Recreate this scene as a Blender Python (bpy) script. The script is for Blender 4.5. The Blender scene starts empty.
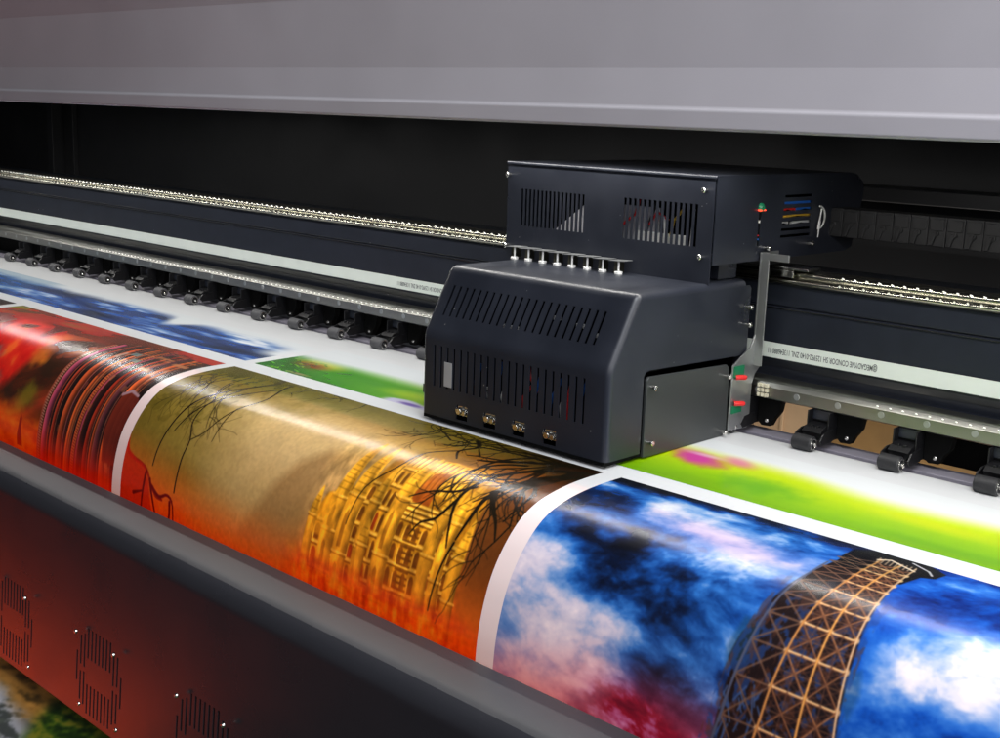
import bpy, bmesh, math, random
import numpy as np
from mathutils import Vector, Matrix
random.seed(7)
SC = bpy.context.scene
COL = SC.collection

# ------------------------------------------------------------------ helpers
def tag(o, label=None, cat=None, group=None, kind=None):
    if label: o['label'] = label
    if cat: o['category'] = cat
    if group: o['group'] = group
    if kind: o['kind'] = kind
    return o

def empty(name, loc, label=None, cat=None, parent=None):
    o = bpy.data.objects.new(name, None); COL.objects.link(o)
    o.location = loc; o.empty_display_size = .05
    return tag(o, label, cat)

def wloc(o):
    v = Vector((0, 0, 0))
    while o is not None:
        v += Vector(o.location); o = o.parent
    return v

class MB:
    """collects geometry in world coordinates, build() links it as one mesh object"""
    def __init__(s): s.v = []; s.f = []; s.m = []; s.uv = {}
    def face(s, pts, mi=0):
        i = len(s.v); s.v += [tuple(p) for p in pts]; s.f.append(tuple(range(i, i+len(pts)))); s.m.append(mi)
    def box(s, x0, x1, y0, y1, z0, z1, mi=0, rot=None, c=None):
        P = [Vector((x, y, z)) for x in (x0, x1) for y in (y0, y1) for z in (z0, z1)]
        if rot is not None:
            c = Vector(c) if c else Vector(((x0+x1)/2, (y0+y1)/2, (z0+z1)/2))
            P = [c + rot @ (p-c) for p in P]
        i = len(s.v); s.v += [tuple(p) for p in P]
        for q in ((0,1,3,2),(4,6,7,5),(0,4,5,1),(2,3,7,6),(0,2,6,4),(1,5,7,3)):
            s.f.append(tuple(i+k for k in q)); s.m.append(mi)
    def cyl(s, a, b, r, r2=None, n=20, mi=0, caps=True):
        a = Vector(a); b = Vector(b); d = (b-a).normalized(); r2 = r if r2 is None else r2
        t = d.orthogonal().normalized(); w = d.cross(t)
        i = len(s.v)
        for p, rr in ((a, r), (b, r2)):
            for k in range(n):
                an = 2*math.pi*k/n; s.v.append(tuple(p + (t*math.cos(an)+w*math.sin(an))*rr))
        for k in range(n):
            k2 = (k+1) % n; s.f.append((i+k, i+k2, i+n+k2, i+n+k)); s.m.append(mi)
        if caps:
            s.f.append(tuple(i+n-1-k for k in range(n))); s.m.append(mi)
            s.f.append(tuple(i+n+k for k in range(n))); s.m.append(mi)
    def lathe(s, a, d, prof, n=20, mi=0):
        """prof: (t along d, radius)"""
        a = Vector(a); d = Vector(d).normalized(); t = d.orthogonal().normalized(); w = d.cross(t)
        i = len(s.v)
        for (q, r) in prof:
            for k in range(n):
                an = 2*math.pi*k/n; s.v.append(tuple(a + d*q + (t*math.cos(an)+w*math.sin(an))*max(r, 1e-5)))
        for j in range(len(prof)-1):
            for k in range(n):
                k2 = (k+1) % n; s.f.append((i+j*n+k, i+j*n+k2, i+(j+1)*n+k2, i+(j+1)*n+k)); s.m.append(mi)
    def tube(s, pts, r, n=8, mi=0):
        pts = [Vector(p) for p in pts]; i = len(s.v); up = Vector((.13, .31, .94))
        for j, p in enumerate(pts):
            d = (pts[min(j+1, len(pts)-1)] - pts[max(j-1, 0)]).normalized()
            t = d.cross(up).normalized(); w = d.cross(t)
            for k in range(n):
                an = 2*math.pi*k/n; s.v.append(tuple(p + (t*math.cos(an)+w*math.sin(an))*r))
        for j in range(len(pts)-1):
            for k in range(n):
                k2 = (k+1) % n; s.f.append((i+j*n+k, i+j*n+k2, i+(j+1)*n+k2, i+(j+1)*n+k)); s.m.append(mi)
        s.f.append(tuple(i+k for k in range(n))); s.m.append(mi)
        s.f.append(tuple(i+(len(pts)-1)*n+k for k in range(n))); s.m.append(mi)
    def extrude_x(s, prof, x0, x1, mi=0, closed=True, caps=True):
        i = len(s.v); n = len(prof)
        for x in (x0, x1):
            for (y, z) in prof: s.v.append((x, y, z))
        for k in range(n if closed else n-1):
            k2 = (k+1) % n; s.f.append((i+k, i+k2, i+n+k2, i+n+k)); s.m.append(mi)
        if caps and closed:
            s.f.append(tuple(i+k for k in range(n))); s.m.append(mi)
            s.f.append(tuple(i+n+n-1-k for k in range(n))); s.m.append(mi)
    def extrude_y(s, prof, y0, y1, mi=0):
        i = len(s.v); n = len(prof)
        for y in (y0, y1):
            for (x, z) in prof: s.v.append((x, y, z))
        for k in range(n):
            k2 = (k+1) % n; s.f.append((i+k, i+k2, i+n+k2, i+n+k)); s.m.append(mi)
        s.f.append(tuple(i+k for k in range(n))); s.m.append(mi)
        s.f.append(tuple(i+n+n-1-k for k in range(n))); s.m.append(mi)
    def extrude_loop_x(s, prof, x0, x1, mi=0): s.extrude_x(prof, x0, x1, mi)
    def holed(s, fn, us, vs, holes, th, mi=0):
        """sheet of thickness th over the grid us x vs without the holes; fn(u, v, w) -> point"""
        us = sorted(set([round(u, 5) for u in us] + [round(h[i], 5) for h in holes for i in (0, 1)]))
        vs = sorted(set([round(v, 5) for v in vs] + [round(h[i], 5) for h in holes for i in (2, 3)]))
        nu, nv = len(us)-1, len(vs)-1
        keep = np.ones((nu, nv), bool)
        for h in holes:
            a, b = us.index(round(h[0], 5)), us.index(round(h[1], 5)); c, d = vs.index(round(h[2], 5)), vs.index(round(h[3], 5))
            keep[a:b, c:d] = False
        idx = {}
        def vid(i, j, k):
            if (i, j, k) not in idx:
                idx[(i, j, k)] = len(s.v); s.v.append(tuple(fn(us[i], vs[j], th*k)))
            return idx[(i, j, k)]
        def add(*q): s.f.append(q); s.m.append(mi)
        for i in range(nu):
            for j in range(nv):
                if not keep[i, j]: continue
                add(vid(i,j,0), vid(i+1,j,0), vid(i+1,j+1,0), vid(i,j+1,0))
                add(vid(i,j,1), vid(i,j+1,1), vid(i+1,j+1,1), vid(i+1,j,1))
                if i == 0 or not keep[i-1, j]: add(vid(i,j,0), vid(i,j+1,0), vid(i,j+1,1), vid(i,j,1))
                if i == nu-1 or not keep[i+1, j]: add(vid(i+1,j,0), vid(i+1,j,1), vid(i+1,j+1,1), vid(i+1,j+1,0))
                if j == 0 or not keep[i, j-1]: add(vid(i,j,0), vid(i,j,1), vid(i+1,j,1), vid(i+1,j,0))
                if j == nv-1 or not keep[i, j+1]: add(vid(i,j+1,0), vid(i+1,j+1,0), vid(i+1,j+1,1), vid(i,j+1,1))
    def build(s, name, mats, parent=None, bevel=0, smooth=35, label=None, fixn=True, segs=2):
        me = bpy.data.meshes.new(name)
        o0 = wloc(parent) if parent is not None else Vector((0, 0, 0))
        me.from_pydata([tuple(Vector(v)-o0) for v in s.v], [], s.f)
        if not isinstance(mats, (list, tuple)): mats = [mats]
        for m in mats: me.materials.append(m)
        me.polygons.foreach_set('material_index', s.m)
        if fixn:
            bm = bmesh.new(); bm.from_mesh(me)
            bmesh.ops.recalc_face_normals(bm, faces=bm.faces[:]); bm.to_mesh(me); bm.free()
        if smooth:
            me.polygons.foreach_set('use_smooth', [True]*len(me.polygons))
            me.set_sharp_from_angle(angle=math.radians(smooth))
        o = bpy.data.objects.new(name, me); COL.objects.link(o)
        if parent is not None: o.parent = parent
        if bevel:
            b = o.modifiers.new('bevel', 'BEVEL'); b.width = bevel; b.segments = segs
            b.limit_method = 'ANGLE'; b.angle_limit = math.radians(40); b.harden_normals = True
        if label: o['label'] = label
        return o

# ------------------------------------------------------------------ materials
def mat(name, col, rough=.4, metal=0., spec=.5, bump=0., bscale=400., var=0., vscale=30., emit=None, coat=0., dents=0., rvar=0., specks=0.):
    m = bpy.data.materials.new(name); m.use_nodes = True
    nt = m.node_tree; B = nt.nodes['Principled BSDF']
    B.inputs['Base Color'].default_value = (*col, 1); B.inputs['Roughness'].default_value = rough
    B.inputs['Metallic'].default_value = metal; B.inputs['Specular IOR Level'].default_value = spec
    if coat: B.inputs['Coat Weight'].default_value = coat; B.inputs['Coat Roughness'].default_value = .12
    tc = nt.nodes.new('ShaderNodeTexCoord')
    if var or rvar:
        n = nt.nodes.new('ShaderNodeTexNoise'); n.inputs['Scale'].default_value = vscale; n.inputs['Detail'].default_value = 6
        nt.links.new(tc.outputs['Object'], n.inputs['Vector'])
        if var:
            mr = nt.nodes.new('ShaderNodeMapRange'); mr.inputs['From Min'].default_value = .3; mr.inputs['From Max'].default_value = .7
            mr.inputs['To Min'].default_value = 1-var; mr.inputs['To Max'].default_value = 1+var
            nt.links.new(n.outputs['Fac'], mr.inputs['Value'])
            mx = nt.nodes.new('ShaderNodeMix'); mx.data_type = 'RGBA'; mx.blend_type = 'MULTIPLY'; mx.inputs['Factor'].default_value = 1
            mx.inputs['A'].default_value = (*col, 1); nt.links.new(mr.outputs['Result'], mx.inputs['B'])
            nt.links.new(mx.outputs['Result'], B.inputs['Base Color'])
        if rvar:
            mr = nt.nodes.new('ShaderNodeMapRange'); mr.inputs['From Min'].default_value = .3; mr.inputs['From Max'].default_value = .7
            mr.inputs['To Min'].default_value = max(rough-rvar, .02); mr.inputs['To Max'].default_value = rough+rvar
            nt.links.new(n.outputs['Fac'], mr.inputs['Value']); nt.links.new(mr.outputs['Result'], B.inputs['Roughness'])
    if bump:
        n2 = nt.nodes.new('ShaderNodeTexNoise'); n2.inputs['Scale'].default_value = bscale; n2.inputs['Detail'].default_value = 3
        nt.links.new(tc.outputs['Object'], n2.inputs['Vector'])
        bp = nt.nodes.new('ShaderNodeBump'); bp.inputs['Strength'].default_value = bump; bp.inputs['Distance'].default_value = .001
        nt.links.new(n2.outputs['Fac'], bp.inputs['Height']); nt.links.new(bp.outputs['Normal'], B.inputs['Normal'])
    if dents:
        n3 = nt.nodes.new('ShaderNodeTexNoise'); n3.inputs['Scale'].default_value = 1.6; n3.inputs['Detail'].default_value = 1.5; n3.inputs['Distortion'].default_value = 1.0
        nt.links.new(tc.outputs['Object'], n3.inputs['Vector'])
        b3 = nt.nodes.new('ShaderNodeBump'); b3.inputs['Strength'].default_value = 1; b3.inputs['Distance'].default_value = dents
        nt.links.new(n3.outputs['Fac'], b3.inputs['Height']); nt.links.new(b3.outputs['Normal'], bp.inputs['Normal'])
    if specks:   # dust and tiny chips in the paint
        vo = nt.nodes.new('ShaderNodeTexVoronoi'); vo.inputs['Scale'].default_value = specks; vo.inputs['Randomness'].default_value = 1
        nt.links.new(tc.outputs['Object'], vo.inputs['Vector'])
        n4 = nt.nodes.new('ShaderNodeTexNoise'); n4.inputs['Scale'].default_value = specks*.4; nt.links.new(tc.outputs['Object'], n4.inputs['Vector'])
        m1 = nt.nodes.new('ShaderNodeMath'); m1.operation = 'LESS_THAN'; m1.inputs[1].default_value = .075; nt.links.new(vo.outputs['Distance'], m1.inputs[0])
        m2 = nt.nodes.new('ShaderNodeMath'); m2.operation = 'GREATER_THAN'; m2.inputs[1].default_value = .60; nt.links.new(n4.outputs['Fac'], m2.inputs[0])
        m3 = nt.nodes.new('ShaderNodeMath'); m3.operation = 'MULTIPLY'; nt.links.new(m1.outputs[0], m3.inputs[0]); nt.links.new(m2.outputs[0], m3.inputs[1])
        x2 = nt.nodes.new('ShaderNodeMix'); x2.data_type = 'RGBA'; nt.links.new(m3.outputs[0], x2.inputs['Factor'])
        src = B.inputs['Base Color'].links[0].from_socket if B.inputs['Base Color'].links else None
        if src: nt.links.new(src, x2.inputs['A'])
        else: x2.inputs['A'].default_value = (*col, 1)
        x2.inputs['B'].default_value = (.22, .22, .21, 1); nt.links.new(x2.outputs['Result'], B.inputs['Base Color'])
    if emit:
        B.inputs['Emission Color'].default_value = (*emit[0], 1); B.inputs['Emission Strength'].default_value = emit[1]
    return m

M = dict(
    hood=mat('hood paint', (.45, .43, .46), .40, spec=.4, bump=.12, bscale=900, var=.07, vscale=2.2, rvar=.08, dents=.010),
    hoodlip=mat('hood lip paint', (.37, .335, .35), .4, bump=.1, bscale=900),
    dark=mat('dark interior', (.010, .010, .011), .6, spec=.3, var=.3, vscale=4),
    back=mat('back panel paint', (.030, .031, .034), .45, spec=.35, bump=.05, bscale=300, rvar=.1, vscale=5),
    beam=mat('navy beam enamel', (.016, .019, .028), .32, spec=.5, bump=.06, bscale=600, var=.15, vscale=20, specks=45),
    carriage=mat('carriage paint', (.0165, .019, .0275), .36, spec=.55, bump=.12, bscale=900, var=.18, rvar=.09, vscale=9, specks=70),
    carriage2=mat('carriage panel paint', (.034, .037, .038), .40, spec=.5, bump=.10, bscale=900),
    black=mat('black plastic', (.006, .006, .007), .38, spec=.4),
    blackmatte=mat('black cavity', (.004, .004, .004), .8, spec=.1),
    steel=mat('polished steel', (.62, .61, .58), .17, metal=1., rvar=.06, vscale=60),
    rail=mat('rail steel', (.42, .41, .35), .24, metal=1.),
    alu=mat('brushed aluminium', (.45, .46, .46), .38, metal=.85, bump=.05, bscale=500, rvar=.08, vscale=40),
    plate=mat('clear grey plate', (.20, .21, .21), .3, metal=.5),
    screw=mat('nickel screw', (.75, .74, .70), .22, metal=1.),
    strip=mat('encoder strip', (.72, .78, .73), .35, var=.03, vscale=20),
    ink=mat('strip ink', (.10, .11, .12), .6),
    rubber=mat('grey rubber', (.060, .060, .065), .6, bump=.3, bscale=1500),
    rubberblack=mat('black rubber', (.013, .013, .015), .55, bump=.3, bscale=1500),
    bed=mat('purple grey bed', (.20, .19, .23), .45, bump=.05, bscale=400),
    cover=mat('cover paint', (.022, .022, .027), .29, spec=.9, bump=.10, bscale=700, rvar=.03, vscale=8),
    white=mat('white plastic', (.70, .70, .67), .4),
    tan=mat('tan board', (.50, .32, .17), .7, var=.25, vscale=14),
    red=mat('red plastic', (.65, .02, .02), .35), redlamp=mat('red indicator', (.7, .02, .01), .3, emit=((1, .05, .02), 3.0)),
    green=mat('green board', (.01, .16, .07), .4), blue=mat('blue cable', (.02, .14, .55), .35),
    yellow=mat('yellow cable', (.60, .36, .03), .4), cable=mat('white cable', (.6, .6, .6), .35),
    littop=mat('grey sill paint', (.040, .040, .044), .5, spec=.5, bump=.08, bscale=800, var=.06, vscale=12),  # paler copy of the cover paint: its lit flat top put into colour
    chain=mat('chain plastic', (.022, .022, .023), .5, var=.2, vscale=60),
    floor=mat('dark floor', (.03, .028, .028), .5, var=.2, vscale=5),
    led=mat('light diode', (.9, .9, .9), .4, emit=((1., .97, .92), 3.)),
    glint=mat('rail glint', (.9, .9, .85), .4, emit=((1., .98, .88), .55)),  # emission put in for reflections of the light strip
    glintdim=mat('dim rail glint', (.7, .7, .6), .4, emit=((1., .97, .80), .10)),  # fainter row of the same put-in reflections
    terminal=mat('olive metal', (.16, .15, .11), .3, metal=1),
)

# ------------------------------------------------------------------ printed pictures
def vnoise(x, y, seed):
    """smooth value noise at coordinates x, y (arrays)"""
    r = np.random.RandomState(seed); T = r.rand(256, 256).astype(np.float32)
    xi = np.floor(x).astype(int); yi = np.floor(y).astype(int); fx = x-xi; fy = y-yi
    fx = fx*fx*(3-2*fx); fy = fy*fy*(3-2*fy)
    a = T[yi % 256, xi % 256]; b = T[yi % 256, (xi+1) % 256]; c = T[(yi+1) % 256, xi % 256]; d = T[(yi+1) % 256, (xi+1) % 256]
    return (a*(1-fx)+b*fx)*(1-fy)+(c*(1-fx)+d*fx)*fy
def fbm(x, y, seed=1, oct=6, g=.5):
    s = 0; a = 1; t = 0
    for o in range(oct):
        s = s + a*vnoise(x*2**o+o*17.3, y*2**o+o*9.1, seed+o); t += a; a *= g
    return s/t
def sst(a, b, x):
    t = np.clip((x-a)/(b-a), 0, 1); return t*t*(3-2*t)
def C3(r, g, b): return np.array([r, g, b], np.float32)/255
def ramp(t, stops):
    xs = [s[0] for s in stops]; return np.stack([np.interp(t, xs, [s[1][k]/255 for s in stops]) for k in range(3)], -1)

class Pic:
    def __init__(s, x0, x1, s0, s1, res=.0008):
        s.x0, s.x1, s.s0, s.s1, s.res = x0, x1, s0, s1, res
        s.w = int((x1-x0)/res); s.h = int((s1-s0)/res)
        s.X, s.S = np.meshgrid(x0+(np.arange(s.w)+.5)*(x1-x0)/s.w, s0+(np.arange(s.h)+.5)*(s1-s0)/s.h)
        s.X = s.X.astype(np.float32); s.S = s.S.astype(np.float32)
        s.I = np.zeros((s.h, s.w, 3), np.float32)
    def win(s, xa, xb, sa, sb):
        i0 = max(int((xa-s.x0)/(s.x1-s.x0)*s.w)-1, 0); i1 = min(int((xb-s.x0)/(s.x1-s.x0)*s.w)+2, s.w)
        j0 = max(int((sa-s.s0)/(s.s1-s.s0)*s.h)-1, 0); j1 = min(int((sb-s.s0)/(s.s1-s.s0)*s.h)+2, s.h)
        return (slice(j0, j1), slice(i0, i1)) if i1 > i0 and j1 > j0 else None
    def mix(s, m, col, w=None):
        w = (slice(None), slice(None)) if w is None else w
        s.I[w] = s.I[w]*(1-m[..., None]) + np.asarray(col, np.float32)*m[..., None]
    def line(s, pts, r, col, r2=None, a=1., soft=None, wob=None):
        """tapered polyline of half-width r..r2 (metres on the sheet)"""
        if getattr(s, 'sm', 0) and len(pts) >= 3:
            q = []; P_ = [pts[0]]+list(pts)+[pts[-1]]
            for i in range(1, len(P_)-2):
                for t in (0, .25, .5, .75):
                    a0, a1, a2, a3 = (np.array(P_[i+d]) for d in (-1, 0, 1, 2))
                    q.append(tuple(.5*(2*a1+(a2-a0)*t+(2*a0-5*a1+4*a2-a3)*t*t+(3*a1-a0-3*a2+a3)*t**3)))
            pts = q+[pts[-1]]
        r2 = r if r2 is None else r2; n = len(pts)-1; soft = soft or s.res*.9
        for k in range(n):
            (xa, sa), (xb, sb) = pts[k], pts[k+1]
            ra = r+(r2-r)*k/n; rb = r+(r2-r)*(k+1)/n; R = max(ra, rb)+soft*2
            w = s.win(min(xa, xb)-R, max(xa, xb)+R, min(sa, sb)-R, max(sa, sb)+R)
            if w is None: continue
            X = s.X[w]; Y = s.S[w]; dx, dy = xb-xa, sb-sa; L = dx*dx+dy*dy+1e-12
            t = np.clip(((X-xa)*dx+(Y-sa)*dy)/L, 0, 1)
            d = np.hypot(X-xa-t*dx, Y-sa-t*dy)-(ra+(rb-ra)*t)
            s.mix(a*np.clip(.5-d/(2*soft), 0, 1), col, w)
    def poly(s, pts, col, a=1., soft=None, tex=None):
        """filled polygon with a soft edge"""
        soft = soft or s.res
        xs = [p[0] for p in pts]; ys = [p[1] for p in pts]; w = s.win(min(xs)-soft*2, max(xs)+soft*2, min(ys)-soft*2, max(ys)+soft*2)
        if w is None: return
        X = s.X[w]; Y = s.S[w]; ins = np.zeros(X.shape, bool); D = np.full(X.shape, 9., np.float32); n = len(pts)
        for k in range(n):
            (xa, ya), (xb, yb) = pts[k], pts[(k+1) % n]
            c = ((ya > Y) != (yb > Y)); ins ^= c & (X < (xb-xa)*(Y-ya)/((yb-ya) if abs(yb-ya) > 1e-9 else 1e-9)+xa)
            dx, dy = xb-xa, yb-ya; t = np.clip(((X-xa)*dx+(Y-ya)*dy)/(dx*dx+dy*dy+1e-12), 0, 1)
            D = np.minimum(D, np.hypot(X-xa-t*dx, Y-ya-t*dy))
        m = np.clip(.5+np.where(ins, D, -D)/(2*soft), 0, 1)*a
        s.mix(m, col, w)
    def blob(s, x, y, rx, ry, col, a=1., hard=.2, noise=0, seed=3, rot=0):
        R = max(rx, ry)*1.8
        w = s.win(x-R, x+R, y-R, y+R)
        if w is None: return
        dx = s.X[w]-x; dy = s.S[w]-y; c, q = math.cos(rot), math.sin(rot)
        u = (dx*c+dy*q)/rx; v = (-dx*q+dy*c)/ry; d = np.sqrt(u*u+v*v)
        if noise: d = d+(fbm(s.X[w]*40+7, s.S[w]*40+3, seed, 5)-.5)*noise
        s.mix(a*(1-sst(hard, 1., d)), col, w)
    def shade(s, k, w=None):
        w = (slice(None), slice(None)) if w is None else w
        s.I[w] *= k[..., None]
    def save(s, name, alpha=None):
        k = np.array([.06, .24, .40, .24, .06], np.float32)     # the soft dot gain of a print
        for ax in (0, 1):
            P_ = np.pad(s.I, [(2, 2) if a == ax else (0, 0) for a in range(3)], 'edge')
            s.I = sum(k[i]*np.take(P_, range(i, i+s.I.shape[ax]), axis=ax) for i in range(5))
        img = bpy.data.images.new(name, s.w, s.h, alpha=False)
        A = np.ones((s.h, s.w, 4), np.float32); A[..., :3] = np.clip(s.I, 0, 1)[::-1]
        img.pixels.foreach_set(A.ravel()); img.update(); img.pack()
        return img

def branch(p, x, y, ang, L, r, depth, rnd, col, curl=0.25, spread=.55):
    pts = [(x, y)]; n = 5
    for k in range(n):
        ang += rnd.uniform(-curl, curl); x += math.cos(ang)*L/n; y += math.sin(ang)*L/n; pts.append((x, y))
        if depth > 0 and k >= 1 and rnd.random() < .62:
            branch(p, x, y, ang+rnd.choice((-1, 1))*rnd.uniform(.3, spread+.35), L*rnd.uniform(.4, .72), r*.55*(1-k/n*.4), depth-1, rnd, col, curl, spread)
    p.line(pts, r, col, r2=r*.3)

# --- picture with golden temple
def paint_temple():
    p = Pic(-1.965, -1.047, 0., .50, .0007); X, S = p.X, p.S
    n1 = fbm(X*6, S*7, 11, 6); n2 = fbm(X*22, S*22, 15, 5)
    u = (X-p.x0)/(p.x1-p.x0)
    base = ramp(np.clip(u+.12*(n1-.5), 0, 1), [(0, (112, 104, 34)), (.18, (134, 124, 52)), (.38, (176, 160, 98)), (.55, (176, 154, 92)), (.72, (150, 122, 46)), (.88, (112, 74, 26)), (1, (88, 52, 20))])
    p.I[:] = base
    # dark olive top, pale fog bank across the middle
    top = 1-sst(-.01, .10, S+.03*(n1-.5)); p.mix(top*.72, C3(88, 76, 14))
    fog = np.exp(-((S-(.15+.12*(u-.2)))/.08)**2)*sst(.1, .4, u)*(1-sst(.6, .85, u)); p.mix(np.clip(fog*.6*(.7+.5*n1), 0, 1), C3(220, 204, 150))
    p.shade(.95+.1*n2)
    # hazy far trees: mottled foliage masses at the left
    for (cx, cy, rx, ry, a) in ((-1.83, .12, .13, .10, .5), (-1.93, .2, .07, .10, .45), (-1.78, .30, .10, .045, .35), (-1.66, .10, .12, .05, .35), (-1.9, .30, .07, .06, .4), (-1.7, .03, .25, .05, .35)):
        p.blob(cx, cy, rx, ry, C3(98, 92, 26), a, .1, 1.1, 21)
    leaf = sst(.56, .66, fbm(X*60, S*60, 31, 4))*(1-sst(.12, .34, u))*(1-sst(.12, .3, S)); p.mix(leaf*.55, C3(70, 66, 12))
    # brown hill shade behind the temple
    p.poly([(-1.64, .46), (-1.60, .36), (-1.547, .28), (-1.50, .205), (-1.455, .172), (-1.38, .15), (-1.30, .14), (-1.2, .2), (-1.2, .46)], C3(128, 98, 52), .55, .012)
    p.blob(-1.09, .25, .12, .25, C3(104, 58, 20), .75, .2, .5, 5)
    # red heater light from below, put into the print colour
    e = .315+.045*sst(0, .45, u)-.035*sst(.5, .7, u)+.02*(n1-.5)
    redglow = sst(-.085, .045, S-e); p.mix(redglow*.93, ramp(np.clip((S-e)/.14+.25*(n2-.5), 0, 1), [(0, (238, 112, 20)), (.35, (250, 84, 4)), (1, (236, 42, 2))]))
    # ---- temple (towers straight on the sheet)
    rnd = random.Random(5)
    G = [(216, 162, 36), (196, 140, 26), (172, 116, 18), (232, 186, 66), (150, 106, 16)]
    def g(i, k=1.): c = G[i % 5]; return C3(c[0]*k, c[1]*k, c[2]*k)
    def tower(cx, w, tip, sh, base, k=1.):
        # slim spire, then stacked tiers of uneven width, each lit from the left
        p.poly([(cx-w*.06, tip), (cx+w*.06, tip), (cx+w*.30, (tip*2+sh)/3), (cx+w*.44, (tip+sh*2)/3), (cx+w*.5, sh), (cx-w*.5, sh), (cx-w*.42, (tip+sh*2)/3), (cx-w*.26, (tip*2+sh)/3)], g(0, k*.96), 1, .0015)
        p.poly([(cx+w*.05, tip+.02), (cx+w*.5, sh), (cx+w*.1, sh)], g(4, k*.8), .6, .003)
        y = tip+.35*(sh-tip)
        while y < sh:
            q = (y-tip)/(sh-tip)*.5*w; p.line([(cx-q, y), (cx+q*.9, y+.001)], .0011, g(4, .62), a=.5); y += rnd.uniform(.007, .013)
        y = sh
        while y < base:
            hgt = rnd.uniform(.05, .10); q = w*rnd.choice((.5, .46, .54)); kk = k*rnd.uniform(.9, 1.04)
            w_ = p.win(cx-q, cx+q, y, min(y+hgt, base))
            if w_ is not None:
                tt = np.clip((p.X[w_]-cx)/q, -1, 1); sh_ = .80+.24*np.cos((tt+.35)*2.0)-.10*(np.sin(p.X[w_]*2200) > .55)
                col = C3(232*kk, 168*kk, 36*kk)[None, None, :]*sh_[..., None]; m_ = (np.abs(tt) < .999).astype(np.float32)*.96; p.mix(m_, col, w_)
            if rnd.random() < .5 and w > .022:
                z0 = cx-q*.5; p.poly([(z0, y+hgt*.35), (z0+q*.25, y+hgt*.25), (z0+q*.5, y+hgt*.35), (z0+q*.5, y+hgt*.9), (z0, y+hgt*.9)], C3(110, 70, 14), .7, .0012)
            p.line([(cx-q*1.1, y-.002), (cx+q*1.1, y-.001)], .0016, g(3, .98), a=.75); p.line([(cx-q*1.08, y+.002), (cx+q*1.08, y+.003)], .0009, C3(96, 62, 10), a=.6); y += hgt
    # main body blocks
    p.poly([(-1.425, .36), (-1.42, .27), (-1.405, .235), (-1.33, .20), (-1.325, .15), (-1.30, .125), (-1.17, .10), (-1.12, .125), (-1.11, .20), (-1.10, .36)], g(2, .95), 1, .003)
    p.poly([(-1.31, .185), (-1.305, .13), (-1.23, .112), (-1.16, .115), (-1.155, .185)], g(0, 1.05), 1, .002)
    x = -1.30
    while x < -1.165:      # fine ribs of the upper storeys
        for (a, b) in ((.118, .150), (.155, .182)):
            p.line([(x, a), (x+.001, b)], .0016, g(4, .66), a=.8); p.line([(x+.0035, a), (x+.0035, b)], .0012, g(3, 1.12), a=.7)
        x += .0098
    # bays between the towers: tiers of arched niches under cornices
    for (xa, xb, ya, nn, kk) in ((-1.412, -1.392, .27, 1, .9), (-1.366, -1.358, .25, 1, .8), (-1.330, -1.314, .19, 1, .92), (-1.296, -1.272, .15, 2, 1.), (-1.245, -1.178, .225, 4, .98), (-1.158, -1.152, .2, 1, .85), (-1.133, -1.120, .24, 1, .9)):
        p.poly([(xa, .40), (xa, ya), (xb, ya), (xb, .40)], g(1, kk), .95, .0015)
        y = ya+.004
        while y < .355:
            hh = rnd.uniform(.026, .040); bw = (xb-xa)/nn
            p.poly([(xa, y), (xb, y), (xb, y+.004), (xa, y+.004)], g(3, kk*1.05), .9); p.line([(xa, y+.006), (xb, y+.006)], .0012, C3(84, 52, 10), a=.8)
            for q in range(nn):
                c = xa+bw*(q+.5); w = bw*.30
                p.poly([(c-w, y+hh*.95), (c-w, y+hh*.45), (c-w*.6, y+hh*.32), (c, y+hh*.26), (c+w*.6, y+hh*.32), (c+w, y+hh*.45), (c+w, y+hh*.95)], C3(92, 52, 10) if rnd.random() < .8 else C3(120, 36, 10), .88, .0009)
                p.line([(c-w*1.15, y+hh*.95), (c-w*1.15, y+hh*.42)], .0010, g(3, 1.12), a=.7)
            y += hh
    p.poly([(-1.245, .205), (-1.238, .15), (-1.212, .14), (-1.205, .205)], C3(124, 40, 12), .65)
    for y in (.208, .216, .224): p.line([(-1.255, y), (-1.165, y+.001)], .0022, g(3, 1.02)); p.line([(-1.255, y+.003), (-1.165, y+.004)], .0012, C3(84, 52, 8), a=.9)
    for y in np.arange(.235, .345, .0085): p.line([(-1.222, y), (-1.196, y)], .0018, C3(90, 54, 10), a=.9)
    tower(-1.421, .020, .228, .275, .35); tower(-1.378, .030, .118, .235, .35); tower(-1.345, .034, .118, .225, .37, 1.04)
    tower(-1.305, .022, .165, .225, .36, .95); tower(-1.258, .030, .112, .205, .36, 1.03); tower(-1.168, .026, .130, .205, .35)
    tower(-1.143, .024, .128, .215, .36, 1.05); tower(-1.30, .024, .25, .29, .40, .98); tower(-1.112, .022, .20, .26, .37, .98)
    p.poly([(-1.42, .30), (-1.405, .235), (-1.385, .23), (-1.37, .30)], g(1, 1.0), .6, .002)
    tm = sst(-1.455, -1.42, X)*(1-sst(-1.11, -1.08, X))*sst(.09, .14, S); p.shade(1-tm*(.42-.84*fbm(X*90, S*46, 51, 4))); p.shade(1+tm*(.30-.36*fbm(X*16, S*9, 57, 4))); p.mix(tm*sst(.24, .36, S)*.28, C3(232, 96, 12)); p.mix(np.clip(tm*(1-sst(.09, .26, S))*.28, 0, 1), C3(176, 152, 70))
    # mirror image and painted heater glow under the waterline
    gold = (X > -1.44)*(X < -1.10)
    rip = fbm(X*95, S*30, 44, 4); rip2 = fbm(X*40, S*85, 48, 4)
    wl = sst(.315, .352, S+.012*(rip-.5))*sst(-1.50, -1.41, X)*(1-sst(-1.11, -1.05, X))
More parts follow.
